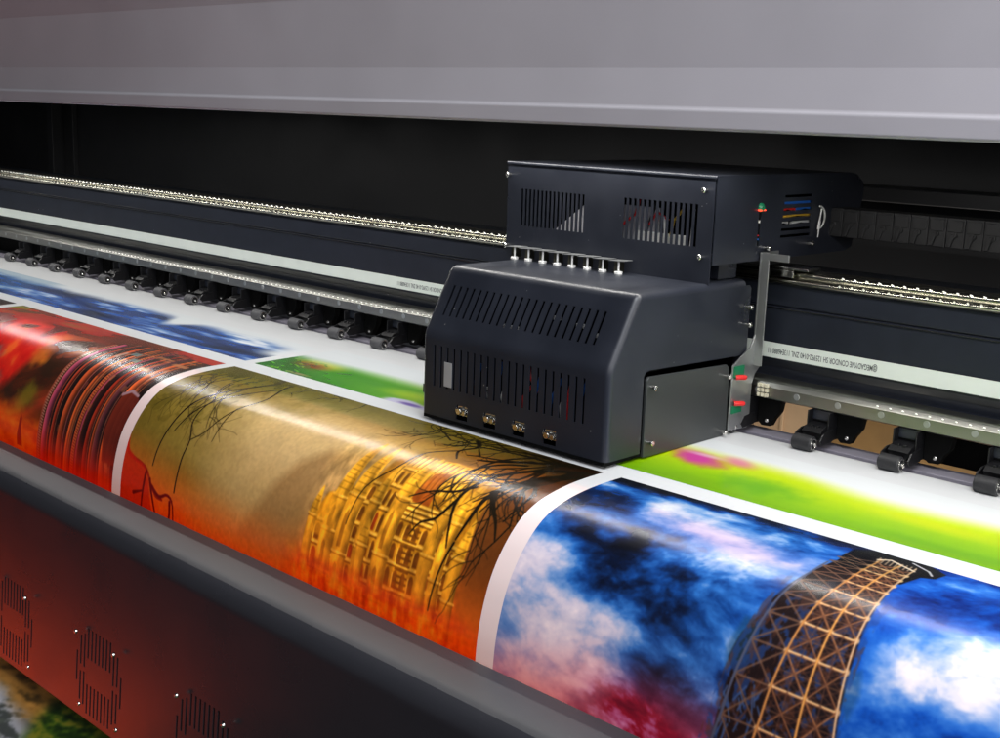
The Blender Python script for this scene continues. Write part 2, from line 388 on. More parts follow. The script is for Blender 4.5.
    p.mix(wl*.80, ramp(np.clip(rip*.75+rip2*.5-.12, 0, 1), [(0, (120, 24, 0)), (.35, (206, 52, 2)), (.55, (248, 96, 4)), (.75, (255, 150, 20)), (1, (255, 196, 60))]))
    p.mix(sst(.30, .42, S)*.35, C3(236, 48, 4)); p.mix(sst(.62, 1., rip)*sst(.33, .4, S)*.5, C3(255, 170, 40))
    # ---- trees
    p.sm = 1
    K = C3(26, 20, 8)
    p.line([(-1.975, .262), (-1.955, .292), (-1.932, .300), (-1.905, .304), (-1.884, .312), (-1.862, .335), (-1.845, .35), (-1.825, .352)], .004, C3(150, 30, 6), .002)
    p.poly([(-1.97, .25), (-1.955, .288), (-1.925, .30), (-1.895, .306), (-1.872, .33), (-1.85, .40), (-1.83, .46), (-1.80, .50), (-1.97, .50)], C3(196, 34, 6), .8, .003)
    for q in ([(-1.885, .315), (-1.89, .36), (-1.895, .42)], [(-1.87, .325), (-1.85, .37), (-1.83, .42)], [(-1.92, .36), (-1.89, .35)], [(-1.80, .35), (-1.80, .38), (-1.815, .42)], [(-1.862, .335), (-1.835, .348), (-1.81, .34), (-1.79, .355), (-1.785, .42)]): p.line(q, .0035, C3(110, 12, 4), .0015)
    p.line([(-1.79, .33), (-1.79, .27), (-1.79, .235), (-1.812, .20), (-1.812, .15), (-1.80, .10)], .0016, K, .0012)
    p.line([(-1.79, .235), (-1.765, .215), (-1.75, .185), (-1.735, .15), (-1.72, .11), (-1.728, .08), (-1.745, .05), (-1.76, .015)], .0008, K, .0018)
    p.line([(-1.737, .15), (-1.735, .19), (-1.732, .225)], .0012, K, .0006)
    p.line([(-1.87, .30), (-1.865, .24), (-1.85, .17), (-1.82, .11), (-1.80, .07), (-1.79, .03), (-1.80, 0)], .0012, K, .0034)
    p.line([(-1.845, .23), (-1.83, .19), (-1.80, .14), (-1.77, .09), (-1.75, .05)], .0010, K, .002)
    r = random.Random(3)
    for k in range(5): branch(p, -1.93+k*.017, -.004+r.uniform(0, .05), math.pi/2+r.uniform(-.5, .5), r.uniform(.09, .20), .0017, 2, r, C3(46, 40, 10), .3)
    for k in range(3): branch(p, -1.90+k*.05, .06+r.uniform(0, .04), math.pi/2+r.uniform(-.3, .5), r.uniform(.08, .16), .0013, 2, r, K, .3)
    for k in range(5): branch(p, -1.75+k*.045, -.004, math.pi/2+r.uniform(-.9, .9), r.uniform(.04, .07), .0012, 1, r, C3(60, 50, 12), .3)
    # upper right: dark crown and big claw-like branches
    p.blob(-1.06, .0, .20, .07, C3(28, 16, 6), .93, .2, .5, 8); p.blob(-1.045, .03, .09, .10, C3(34, 18, 8), .85, .2, .5, 9)
    for q, ra, rb in (([(-1.05, .045), (-1.085, .075), (-1.105, .12), (-1.122, .16), (-1.125, .20), (-1.13, .235)], .0075, .0015),
                      ([(-1.05, .02), (-1.10, .05), (-1.135, .09), (-1.155, .13), (-1.165, .18), (-1.15, .225), (-1.14, .25)], .006, .001),
                      ([(-1.122, .15), (-1.10, .175), (-1.08, .195), (-1.065, .22)], .005, .001), ([(-1.155, .15), (-1.18, .17), (-1.215, .18), (-1.25, .20)], .003, .0008),
                      ([(-1.165, .18), (-1.18, .215), (-1.205, .23), (-1.215, .25)], .003, .0008), ([(-1.13, .24), (-1.14, .29), (-1.145, .34)], .002, .0008),
                      ([(-1.06, .0), (-1.12, .02), (-1.18, .025), (-1.25, .04), (-1.30, .07)], .005, .001), ([(-1.10, .01), (-1.15, .045), (-1.19, .075), (-1.215, .085)], .006, .002),
                      ([(-1.28, .02), (-1.255, .045), (-1.265, .075), (-1.245, .10)], .004, .001), ([(-1.23, .005), (-1.26, .02), (-1.285, .022)], .003, .001),
                      ([(-1.265, .075), (-1.30, .11), (-1.31, .16), (-1.34, .21), (-1.345, .27)], .0016, .0007), ([(-1.09, .10), (-1.07, .12), (-1.062, .15), (-1.07, .19)], .003, .001)):
        p.line(q, ra, K, rb)
    r = random.Random(9)
    for k in range(13): branch(p, -1.05-r.random()*.13, .0+r.random()*.075, math.pi*.75+r.uniform(-.8, .7), r.uniform(.08, .19), .0036, 2, r, K, .35)
    for k in range(7): branch(p, -1.17-r.random()*.2, .0, math.pi*.6+r.uniform(-.6, .6), r.uniform(.05, .09), .0014, 2, r, K, .35)
    p.I[:] *= (.94+.12*fbm(X*180, S*180, 61, 2))[..., None]
    return p

# --- picture with night-blue clouds and the lattice tower
def paint_sky():
    p = Pic(-1.015, -.10, 0., .50, .0007); X, S = p.X, p.S
    wx = fbm(X*7, S*7, 71, 4)-.5; wy = fbm(X*7+40, S*7+13, 75, 4)-.5
    n = fbm(X*8+wx*.9, S*13+wy*.9, 81, 7, .58); m = fbm(X*22+wx, S*34+wy, 91, 6, .6); f = fbm(X*50, S*60, 97, 4)
    u = X+1.015
    v = .47+(n-.5)*1.2+(m-.5)*.7
    def add(cx, cy, rx, ry, k, rot=0):
        nonlocal v
        dx = X-cx; dy = S-cy; c, q = math.cos(rot), math.sin(rot); a = (dx*c+dy*q)/rx; b = (-dx*q+dy*c)/ry
        v = v+k*np.exp(-(a*a+b*b))
    v = v-.50*(1-sst(.0, .040, S))*(1-sst(.30, .6, u)*.5)
    add(-.943, .165, .03, .02, -.22, .5); add(-.885, .205, .045, .028, -.40); add(-.875, .14, .03, .03, -.26); add(-.79, .215, .05, .045, -.26); add(-.93, .09, .03, .03, -.10)
    add(-.74, .31, .04, .03, -.12)
    add(-1.0, .215, .06, .055, .42); add(-.93, .285, .085, .055, .50); add(-.86, .31, .07, .05, .42); add(-1.0, .33, .08, .06, .30); add(-.93, .36, .09, .05, .22)
    add(-.79, .075, .10, .03, .32, .2); add(-.72, .115, .10, .025, .34, .2); add(-.86, .06, .05, .03, .14); add(-.66, .10, .05, .03, .12)
    add(-.485, .205, .04, .03, .48); add(-.43, .185, .05, .034, .5); add(-.40, .215, .05, .02, .3); add(-.45, .285, .05, .016, .35); add(-.49, .065, .14, .05, -.20); add(-.40, .07, .2, .04, -.1); add(-.52, .12, .05, .05, -.22)
    add(-.25, .2, .06, .03, .4); add(-.60, .28, .3, .2, -.04)
    v = np.where(v > .62, .62+(v-.62)*.50, v)+(m-.5)*.34*sst(.45, .8, v)+(f-.5)*.10
    v = np.clip(v, 0, 1)
    sat = (u > .38)
    cool = ramp(v, [(0, (4, 8, 20)), (.18, (8, 22, 52)), (.36, (16, 62, 132)), (.52, (40, 108, 190)), (.66, (112, 158, 214)), (.82, (196, 206, 228)), (1, (236, 238, 244))])
    deep = ramp(v, [(0, (4, 14, 50)), (.2, (10, 40, 120)), (.42, (18, 84, 190)), (.6, (52, 122, 216)), (.75, (130, 172, 230)), (.9, (214, 226, 244)), (1, (240, 244, 250))])
    k = sst(.28, .44, u+.05*(n-.5)); p.I[:] = cool*(1-k[..., None])+deep*k[..., None]
    # violet veil, pink heater tint painted bottom left, crimson patch
    p.mix(np.clip(.35*np.exp(-((X+.78)/.14)**2-((S-.10)/.03)**2)*1.2, 0, 1), C3(132, 120, 190))
    p.mix(np.clip(sst(.20, .37, S+.05*(n-.5))*(1-sst(.30, .40, u))*.18, 0, 1), C3(200, 176, 206))
    p.mix(np.clip(sst(.27, .38, S+.05*(n-.5)+.25*(u-.12)*(u < .12))*(1-sst(.36, .46, u+.06*(m-.5)))*.90, 0, 1), ramp(v, [(0, (140, 50, 90)), (.4, (196, 96, 116)), (.7, (238, 150, 156)), (1, (252, 186, 184))]))
    cr = np.exp(-((X+.79)/.06)**2-((S-.355)/.03)**2)*1.3+np.exp(-((X+.72)/.06)**2-((S-.385)/.03)**2)*1.3+np.exp(-((X+.68)/.07)**2-((S-.43)/.04)**2)*1.2
    p.mix(np.clip(cr*.9, 0, .92), ramp(np.clip((m-.5)*2.2+.5, 0, 1), [(0, (84, 8, 30)), (.45, (150, 22, 48)), (.6, (178, 78, 130)), (.8, (206, 130, 190)), (1, (226, 170, 210))]))
    p.mix(np.clip(sst(.30, .42, S)*np.exp(-((X+.66)/.07)**2)*.6, 0, 1), C3(170, 80, 140))
    # ---- lattice tower
    K = C3(30, 20, 18); BR = C3(84, 52, 38); GO = C3(206, 148, 82); GL = C3(250, 214, 150)
    p.poly([(-.644, .055), (-.652, .10), (-.662, .15), (-.671, .20), (-.680, .22), (-.684, .25), (-.676, .26), (-.68, .33), (-.69, .42), (-.70, .50), (-.52, .50), (-.53, .40), (-.538, .30), (-.548, .21), (-.558, .13), (-.566, .05)], K, .96, .0012)
    p.poly([(-.684, .20), (-.69, .24), (-.683, .262), (-.66, .25), (-.66, .20)], C3(24, 66, 96), .5, .003)
    p.poly([(-.535, .215), (-.528, .24), (-.533, .27), (-.545, .255), (-.55, .22)], C3(24, 60, 86), .4, .003)
    # blue sky seen through the lattice
    hole = sst(.52, .60, fbm(X*130, S*90, 33, 3)); w = p.win(-.70, -.52, .10, .50)
    inside = (X > -.67-.04*sst(.1, .5, S))*(X < -.545+.02*sst(.1, .5, S))*sst(.08, .2, S)
    p.mix((hole*inside*.60)[w], C3(34, 70, 138), w)
    hole2 = sst(.56, .66, fbm(X*160+9, S*60, 39, 3)); p.mix((hole2*inside*.5)[w], BR, w)
    p.poly([(-.640, .075), (-.648, .045), (-.648, .012), (-.630, .002), (-.56, .0), (-.535, .014), (-.538, .034), (-.552, .042), (-.56, .075)], C3(14, 13, 18), 1, .0015)
    for k in range(60):
        t = random.random(); y = .26+.24*random.random(); x = -.68+.055*random.random()
        p.line([(x, y), (x+random.uniform(-.012, .012), y+random.uniform(.01, .03))], .0011, C3(60, 90, 140) if k % 3 else BR, a=.8)
    def rx(i, y):  # the four ribs as functions of s
        y = min(max(y, .02), .5)
        a = np.interp(y, [.02, .11, .2, .3, .5], [[-.608, -.611, -.620, -.627, -.655], [-.585, -.587, -.585, -.583, -.590], [-.567, -.562, -.553, -.541, -.520]][i]); return float(a)
    ys = np.linspace(.022, .50, 30)
    lv = [.034,  .050, .066, .084, .104, .128, .155, .186, .222, .264, .312, .366, .426, .49]
    for i in range(len(lv)-1):
        a, b = lv[i], lv[i+1]
        for c in (0, 1):
            for (ya, yb) in ((a, b), (b, a)):
                p.line([(rx(c, ya), ya), (rx(c+1, yb), yb)], .0010, BR if (i+c) % 2 else C3(128, 84, 56))
                p.line([(rx(c, ya)+.001, ya), (rx(c+1, yb)+.001, yb)], .0005, C3(206, 150, 96), a=.7)
        for c in (0, 1):
            mx_ = (a+b)/2
            for q in range(4):
                ya = a+(b-a)*q/4; yb = a+(b-a)*(q+1)/4
                for (u0, u1) in ((ya, yb), (yb, ya)):
                    for h in (0, .5):
                        f0 = rx(c, u0)+(rx(c+1, u0)-rx(c, u0))*h; f1 = rx(c, u1)+(rx(c+1, u1)-rx(c, u1))*(h+.5); p.line([(f0, u0), (f1, u1)], .0005, C3(92, 62, 48), a=.75)
        for (ya, yb) in ((a, b), (b, a)): p.line([(rx(0, ya), ya), (rx(0, yb)-.040-.02*yb, yb)], .0011, C3(110, 84, 66), a=.85)
        p.line([(rx(0, b)-.040-.02*b, b), (rx(0, b), b)], .0012, C3(110, 84, 66), a=.9)
        p.line([(rx(0, b), b), (rx(2, b), b+.001)], .0011, C3(176, 130, 88)); p.line([(rx(0, b), b-.0012), (rx(2, b), b)], .0008, GL)
        for c in (0, 1): p.line([(rx(c, (a+b)/2), (a+b)/2), (rx(c+1, (a+b)/2), (a+b)/2)], .0006, C3(120, 84, 60), a=.8); p.line([((rx(c, a)+rx(c+1, a))/2, a), ((rx(c, b)+rx(c+1, b))/2, b)], .0006, C3(100, 70, 56), a=.8)
        for c in (0, 1, 2): p.blob(rx(c, b), b, .0045, .0055, GL, .9, .4)
    for i, (ra, col) in enumerate(((.0021, GO), (.0021, C3(236, 176, 92)), (.0018, C3(236, 210, 170)))):
        q = [(rx(i, y), y) for y in ys]; p.line(q, ra*.55, C3(140, 96, 56), ra*.95); p.line(q, ra*.35, col, ra*.6)
    p.line([(rx(0, y)-.040-.02*y, y) for y in ys[3:]], .0013, C3(74, 84, 108), .002)
    p.line([(-.612, .026), (-.60, .016), (-.585, .022), (-.565, .030)], .0016, C3(230, 214, 190)); p.line([(-.578, .006), (-.553, .018), (-.545, .028)], .0014, C3(200, 200, 200))
    for k in range(9): p.line([(-.612+k*.0055, .018), (-.610+k*.0055, .034)], .0009, C3(220, 190, 150), a=.8)
    return p

# --- picture with books and a blurred red parasol
def paint_books():
    p = Pic(-2.86, -1.995, 0., .50, .0008); X, S = p.X, p.S
    n = fbm(X*6, S*9, 101, 6); f = fbm(X*3, S*22+X*9, 107, 5)
    p.I[:] = ramp(np.clip(f*1.3-.15, 0, 1), [(0, (36, 22, 12)), (.4, (96, 46, 20)), (.6, (150, 60, 30)), (1, (176, 104, 40))])
    # upper blurred area: red cloth with brown folds
    t = fbm(X*4+S*2, S*28, 113, 4)
    rowm = (1-sst(.06, .10, S)); p.mix(rowm*.9, ramp(np.clip(t*1.5-.25, 0, 1), [(0, (70, 34, 14)), (.35, (128, 38, 24)), (.55, (176, 44, 36)), (.8, (186, 60, 44)), (1, (150, 90, 44))]))
    q = Pic(p.x0, p.x1, p.s0, p.s1, p.res)
    q.poly([(-2.80, .075), (-2.66, .065), (-2.50, .07), (-2.44, .12), (-2.43, .18), (-2.47, .255), (-2.53, .285), (-2.60, .24), (-2.70, .19), (-2.82, .15)], C3(255, 255, 255), 1, .014)
    fold = fbm(X*5+S*9, S*7-X*14, 117, 5); p.I[:] = p.I*(1-q.I)+ramp(np.clip(fold*1.7-.35, 0, 1), [(0, (60, 14, 10)), (.3, (140, 20, 14)), (.55, (200, 28, 20)), (.8, (220, 48, 26)), (1, (232, 104, 40))])*q.I
    for (x, y, rx, ry, c, a) in ((-2.84, .012, .09, .03, (120, 126, 24), 1), (-2.76, .03, .08, .02, (70, 66, 20), .8), (-2.80, .06, .08, .02, (158, 70, 40), .7), (-2.58, .012, .05, .010, (40, 26, 12), .85), (-2.36, .014, .06, .012, (52, 36, 16), .85), (-2.62, .035, .12, .02, (182, 44, 34), .8), (-2.42, .04, .10, .018, (178, 44, 34), .8), (-2.2, .012, .1, .02, (104, 62, 24), .7),
                                (-2.62, .10, .035, .018, (46, 20, 12), .8), (-2.46, .12, .04, .05, (222, 96, 24), .9), (-2.42, .17, .045, .05, (206, 128, 40), .85), (-2.37, .13, .07, .05, (52, 34, 18), .95), (-2.35, .20, .05, .06, (44, 30, 16), .95),
                                (-2.395, .19, .02, .02, (230, 150, 40), .7), (-2.60, .22, .05, .05, (112, 150, 146), .95), (-2.55, .27, .05, .04, (96, 124, 118), .9), (-2.46, .27, .03, .05, (48, 36, 22), .9),
                                (-2.37, .265, .05, .045, (112, 116, 26), .95), (-2.40, .30, .05, .03, (150, 130, 40), .7), (-2.52, .33, .10, .03, (206, 120, 20), .9)):
        p.blob(x, y, rx*1.15, ry, C3(*c), a*.9, .15, .8, 7, rot=-.35)
    # orange sand below
    sand = sst(.275, .335, S+.02*(n-.5)); p.mix(sand*.95*(X < -2.2), ramp(np.clip(fbm(X*30, S*70, 119, 5)*1.4-.2, 0, 1), [(0, (206, 74, 4)), (.5, (250, 116, 6)), (1, (255, 160, 30))]))
    p.poly([(-2.378, .315), (-2.374, .306), (-2.369, .315), (-2.367, .335), (-2.362, .35), (-2.358, .37), (-2.38, .37), (-2.383, .35), (-2.38, .335)], C3(130, 26, 8), .9)
    # shelf of book spines: long upright stripes
    r = random.Random(12)
    x = -2.296; pal = [(64, 22, 14), (104, 46, 66), (30, 14, 12), (90, 30, 16), (22, 13, 10), (104, 48, 24), (56, 30, 34), (34, 18, 12), (128, 62, 28), (84, 44, 20), (20, 11, 9), (84, 24, 20)]
    k = 0
    while x < -1.98:
        w = r.choice((.006, .009, .012, .016, .022)); c = pal[k % len(pal)]; k += 1
        y0 = .035+max(0, (-2.25-x))*.7
        wob = .004*np.sin(S*9+k*.3); m = (sst(x-.0008, x+.0008, X+wob)-sst(x+w-.0008, x+w+.0008, X+wob))*sst(y0-.006, y0, S)
        sh = 1+.5*np.cos((X+wob-x)/w*math.pi)      # rounded spine as printed in the picture
        col = C3(*c)[None, None, :]*1.25*(sh*(.8+.4*fbm(X*20, S*26, 130+k, 4)))[..., None]
        p.I[:] = p.I*(1-m[..., None])+col*m[..., None]
        ln = C3(196, 140, 110) if k % 3 else C3(214, 120, 60)
        if r.random() < .75:
            L = [(x-.004*math.sin(y*9+k*.3), y) for y in np.linspace(y0, .5, 24)]; p.line(L, .0007, ln, a=.75)
        if k in (1, 8, 12, 17):                   # beaded bands
            for y in np.arange(y0, .5, .0055) if k in (1, 12) else []:
                xx = x+w*.5-.004*math.sin(y*9+k*.3); p.line([(xx-.0045, y), (xx+.004, y+.0018)], .0015, C3(206, 128, 60) if k != 1 else C3(190, 160, 130), a=.9)
        x += w
    for k in range(34):                            # title panels and gold ornaments on the spines
        x = r.uniform(-2.27, -2.01); y = r.uniform(.05, .36)
        p.poly([(x, y), (x+.012, y+.002), (x+.011, y+.016), (x, y+.014)], C3(*r.choice(((150, 96, 60), (60, 20, 20), (176, 120, 70), (110, 60, 50)))), .5)
    for (x, y, w, h, c) in ((-2.20, .075, .028, .016, (86, 130, 134)), (-2.165, .10, .03, .014, (96, 126, 124)), (-2.22, .085, .012, .03, (150, 140, 130)), (-2.10, .12, .03, .01, (170, 130, 90)), (-2.13, .06, .05, .01, (170, 120, 80)), (-2.06, .07, .05, .012, (160, 120, 80))):
        p.poly([(x, y), (x+w, y), (x+w, y+h), (x, y+h)], C3(*c), .8)
    r2 = random.Random(4)
    for k in range(40):
        x = r2.uniform(-2.22, -2.0); y = r2.uniform(.02, .075); p.line([(x, y), (x+r2.uniform(.03, .09), y+r2.uniform(-.004, .004))], r2.uniform(.0005, .0012), C3(*r2.choice(((190, 120, 80), (60, 14, 16), (120, 40, 40), (150, 90, 50), (30, 12, 12)))), a=.8)
    # brown leather strap near the right edge
    p.poly([(-2.055, .20), (-2.035, .185), (-2.01, .19), (-1.995, .20), (-1.995, .33), (-2.04, .33), (-2.055, .27)], C3(96, 34, 22), .9, .002)
    p.line([(-2.055, .198), (-2.035, .186), (-2.008, .192)], .004, C3(150, 130, 140), .003)
    # red heater light painted into the foot of the print
    p.mix(sst(.285, .40, S+.02*(n-.5))*(.45+.50*sst(-2.36, -2.26, X)), C3(240, 34, 4)); 
    gl = .5*sst(.30, .42, S)*sst(.45, .7, fbm(X*120, S*8, 141, 3)); p.mix(gl*.6, C3(255, 110, 20))
    return p

def paint_blue():
    p = Pic(-3.9, -1.995, -.23, -.045, .0011); X, S = p.X, p.S
    n = fbm(X*4+S*7, S*26, 151, 6, .55); m = fbm(X*11+S*10, S*60, 157, 5)
    p.I[:] = ramp(np.clip(n*1.6-.36+(m-.5)*.7, 0, 1), [(0, (10, 20, 52)), (.3, (20, 48, 110)), (.55, (44, 86, 160)), (.72, (120, 152, 202)), (.85, (206, 216, 232)), (1, (236, 240, 244))])
    e = -.19+.02*(fbm(X*5, X*0, 161, 4)-.5)*2+.05*np.exp(-((X+2.44)/.04)**2)
    p.mix(1-sst(e-.025, e+.03, S+.012*(m-.5)), C3(226, 230, 232)); p.mix(sst(-2.10, -2.0, X)*(1-sst(-.13, -.08, S)), C3(226, 230, 232))
    p.mix(sst(-3.06, -3.16, X)*.3, C3(60, 110, 150))
    return p
def paint_green():
    p = Pic(-1.965, -1.18, -.25, -.045, .0010); X, S = p.X, p.S
    n = fbm(X*4, S*12, 171, 5); u = (X-p.x0)/.918
    p.I[:] = ramp(np.clip(u+.5*(n-.5), 0, 1), [(0, (36, 104, 20)), (.25, (58, 136, 18)), (.45, (84, 156, 24)), (.6, (150, 186, 24)), (.75, (108, 160, 20)), (1, (150, 196, 40))])
    p.blob(-1.87, -.135, .10, .045, C3(196, 196, 50), .9, .2); p.blob(-1.88, -.115, .075, .035, C3(128, 66, 30), .9, .2); p.blob(-1.90, -.08, .05, .03, C3(40, 90, 16), .8, .2, .8); p.blob(-1.84, -.055, .06, .008, C3(190, 130, 130), .7)
    r = random.Random(2)
    for k in range(60):
        x = r.uniform(-1.96, -1.86); y = r.uniform(-.15, -.045); p.line([(x, y), (x+r.uniform(.005, .02), y+r.uniform(-.012, .012))], .0016, C3(*r.choice(((30, 110, 20), (90, 160, 40), (20, 70, 16), (150, 190, 80)))), a=.7)
    p.blob(-1.56, -.10, .12, .04, C3(176, 204, 24), .7, .1)
    p.mix((1-sst(.0, .012, -(S+.062)+.006*np.sin(X*50)))*sst(-1.60, -1.57, X), C3(206, 202, 226)); p.blob(-1.52, -.055, .04, .010, C3(110, 84, 170), .9, .3); p.blob(-1.44, -.06, .06, .012, C3(120, 90, 180), .8, .3)
    p.mix(1-sst(-.185, -.125, S+.02*(n-.5)), C3(226, 230, 232))
    return p
def paint_flower():
    p = Pic(-1.15, -.10, -.27, -.045, .0010); X, S = p.X, p.S
    n = fbm(X*5+S*3, S*9, 181, 5); u = X+1.017
    d = np.clip((S+.22)/.175, 0, 1)
    p.I[:] = ramp(np.clip(d+.25*(n-.5), 0, 1), [(0, (214, 220, 20)), (.35, (186, 214, 10)), (.6, (150, 196, 8)), (.85, (124, 178, 12)), (1, (112, 166, 16))])
    p.blob(-.86, -.11, .10, .05, C3(84, 160, 22), .7, .1, .6); p.blob(-.94, -.075, .08, .025, C3(120, 170, 20), .5, .1); p.blob(-.62, -.14, .14, .03, C3(206, 216, 10), .6, .1); p.blob(-.55, -.07, .2, .02, C3(96, 160, 16), .5, .1, .5)
    p.mix(1-sst(-.232, -.165, S+.02*(n-.5)-.02*sst(.1, .3, u)+.012*sst(.35, .5, u)), C3(232, 235, 236))
    p.blob(-1.00, -.165, .075, .04, C3(206, 60, 160), .95, .15, .4, rot=.35); p.blob(-.945, -.19, .05, .028, C3(222, 100, 178), .7, .1, rot=.4); p.blob(-1.0, -.185, .05, .012, C3(242, 200, 228), .6, .1)
    return p
def paint_dusk():
    p = Pic(-3.79, -2.895, 0., .5, .002); X, S = p.X, p.S
    n = fbm(X*5, S*8, 191, 5); p.I[:] = ramp(np.clip(n*1.4-.2+S, 0, 1), [(0, (14, 16, 22)), (.5, (60, 40, 40)), (1, (190, 90, 50))])
    return p
def paint_collected():
    p = Pic(-2.9, -.6, 0., .56, .0016); X, S = p.X, p.S
    q = X*.86+S*.5; n = fbm(X*7, S*9, 201, 5); st = fbm(X*16+S*40, S*26-X*8, 207, 5, .6); st2 = fbm(X*30+S*60, S*46-X*14, 213, 4, .6)
    p.I[:] = ramp(n, [(0, (150, 150, 156)), (1, (190, 188, 194))])
    p.mix(sst(.53, .60, st)*.85, C3(52, 56, 52)); p.mix(sst(.57, .62, st2)*.7, C3(84, 90, 80))
    gm = sst(-1.93, -1.86, X+.3*S+.10*(n-.5)); p.mix(gm*.8*sst(.35, .6, st2+.15), C3(30, 110, 64))
    band = 1-sst(.045, .085, S+.05*(n-.5)+.25*sst(-2.1, -2.2, X)*0)
    br = ramp(sst(.3, .7, st), [(0, (70, 50, 20)), (.4, (150, 104, 44)), (1, (186, 130, 60))])
    p.I[:] = p.I*(1-band[..., None])+br*band[..., None]
    gb = sst(-2.02, -1.96, X+.06*(n-.5))*(1-sst(.07, .16, S+.06*(n-.5))); p.I[:] = p.I*(1-gb[..., None])+ramp(sst(.3, .7, st2), [(0, (20, 40, 6)), (.5, (56, 82, 14)), (1, (120, 116, 30))])*gb[..., None]
    return p

def vinyl(name, img=None, rough=.235, trans=.16, col=(.80, .81, .82)):
    m = bpy.data.materials.new(name); m.use_nodes = True; nt = m.node_tree; B = nt.nodes['Principled BSDF']
    B.inputs['Roughness'].default_value = rough; B.inputs['Specular IOR Level'].default_value = .5
    tc = nt.nodes.new('ShaderNodeTexCoord')
    T = nt.nodes.new('ShaderNodeBsdfTranslucent'); mx = nt.nodes.new('ShaderNodeMixShader'); mx.inputs[0].default_value = trans
    out = nt.nodes['Material Output']
    if img:
        im = nt.nodes.new('ShaderNodeTexImage'); im.image = img; im.extension = 'EXTEND'; im.interpolation = 'Cubic'
        nt.links.new(tc.outputs['UV'], im.inputs['Vector'])
        nt.links.new(im.outputs['Color'], B.inputs['Base Color']); nt.links.new(im.outputs['Color'], T.inputs['Color'])
    else:
        n0 = nt.nodes.new('ShaderNodeTexNoise'); n0.inputs['Scale'].default_value = 5; n0.inputs['Detail'].default_value = 5
        cr = nt.nodes.new('ShaderNodeValToRGB'); cr.color_ramp.elements[0].color = (*[c*.95 for c in col], 1); cr.color_ramp.elements[1].color = (*col, 1)
        nt.links.new(tc.outputs['Object'], n0.inputs['Vector']); nt.links.new(n0.outputs['Fac'], cr.inputs['Fac'])
        nt.links.new(cr.outputs['Color'], B.inputs['Base Color']); nt.links.new(cr.outputs['Color'], T.inputs['Color'])
    mp = nt.nodes.new('ShaderNodeMapping'); mp.inputs['Scale'].default_value = (2.2, 14, 14)
    n = nt.nodes.new('ShaderNodeTexNoise'); n.inputs['Scale'].default_value = 1.0; n.inputs['Detail'].default_value = 2
    bp = nt.nodes.new('ShaderNodeBump'); bp.inputs['Strength'].default_value = .25; bp.inputs['Distance'].default_value = .004
    nt.links.new(tc.outputs['Object'], mp.inputs['Vector']); nt.links.new(mp.outputs['Vector'], n.inputs['Vector'])
    nt.links.new(n.outputs['Fac'], bp.inputs['Height']); nt.links.new(bp.outputs['Normal'], B.inputs['Normal'])
    nt.links.new(B.outputs[0], mx.inputs[1]); nt.links.new(T.outputs[0], mx.inputs[2]); nt.links.new(mx.outputs[0], out.inputs['Surface'])
    return m

# sheet cross-section (y, z); s = 0 at y = 1.32, growing forward and down over the bend
PR = [(1.690, -.10), (1.688, -.012), (1.676, 0), (1.32, 0), (1.27, -.0008), (1.235, -.0035), (1.203, -.0085), (1.172, -.0175), (1.15, -.0295), (1.131, -.0465), (1.115, -.0655), (1.102, -.0850), (1.0915, -.1060), (1.084, -.1280), (1.0775, -.1520), (1.073, -.1780), (1.0705, -.2050), (1.069, -.24), (1.067, -.34), (1.066, -.60)]
PA = np.array(PR); PS = np.concatenate([[0], np.cumsum(np.hypot(*np.diff(PA, axis=0).T))]); PS = PS-PS[3]
def catmull(t, xs, P):
    i = int(np.clip(np.searchsorted(xs, t)-1, 0, len(xs)-2)); h = xs[i+1]-xs[i]; u = (t-xs[i])/h
    def tg(k):
        if k <= 1: return (P[1]-P[0])/(xs[1]-xs[0])
        if k >= len(xs)-1: return (P[-1]-P[-2])/(xs[-1]-xs[-2])
        return (P[k+1]-P[k-1])/(xs[k+1]-xs[k-1])
    return (2*u**3-3*u**2+1)*P[i]+(u**3-2*u**2+u)*h*tg(i)+(-2*u**3+3*u**2)*P[i+1]+(u**3-u**2)*h*tg(i+1)
# smooth the measured points a little so highlights run clean
_sd = np.linspace(PS[0], PS[-1], 900); _cv = np.array([catmull(t, PS, PA) for t in _sd])
_k = np.exp(-(np.arange(-30, 31)*(_sd[1]-_sd[0])/.008)**2/2); _k /= _k.sum()
_pad = np.concatenate([_cv[0]+(np.arange(-30, 0)[:, None])*(_cv[1]-_cv[0]), _cv, _cv[-1]+(np.arange(1, 31)[:, None])*(_cv[-1]-_cv[-2])])
_cs = np.stack([np.convolve(_pad[:, k], _k, 'valid') for k in (0, 1)], 1)
def SP(s): return float(np.interp(s, _sd, _cs[:, 0])), float(np.interp(s, _sd, _cs[:, 1]))
SV = sorted(set([round(v, 4) for v in [-.45, -.41]+list(np.arange(-.40, -.33, .006))+list(np.arange(-.30, -.05, .05))+[-.27, -.25, -.23, -.045, 0.]+list(np.arange(0, .5, .008))+[.5, .55, .62]]))

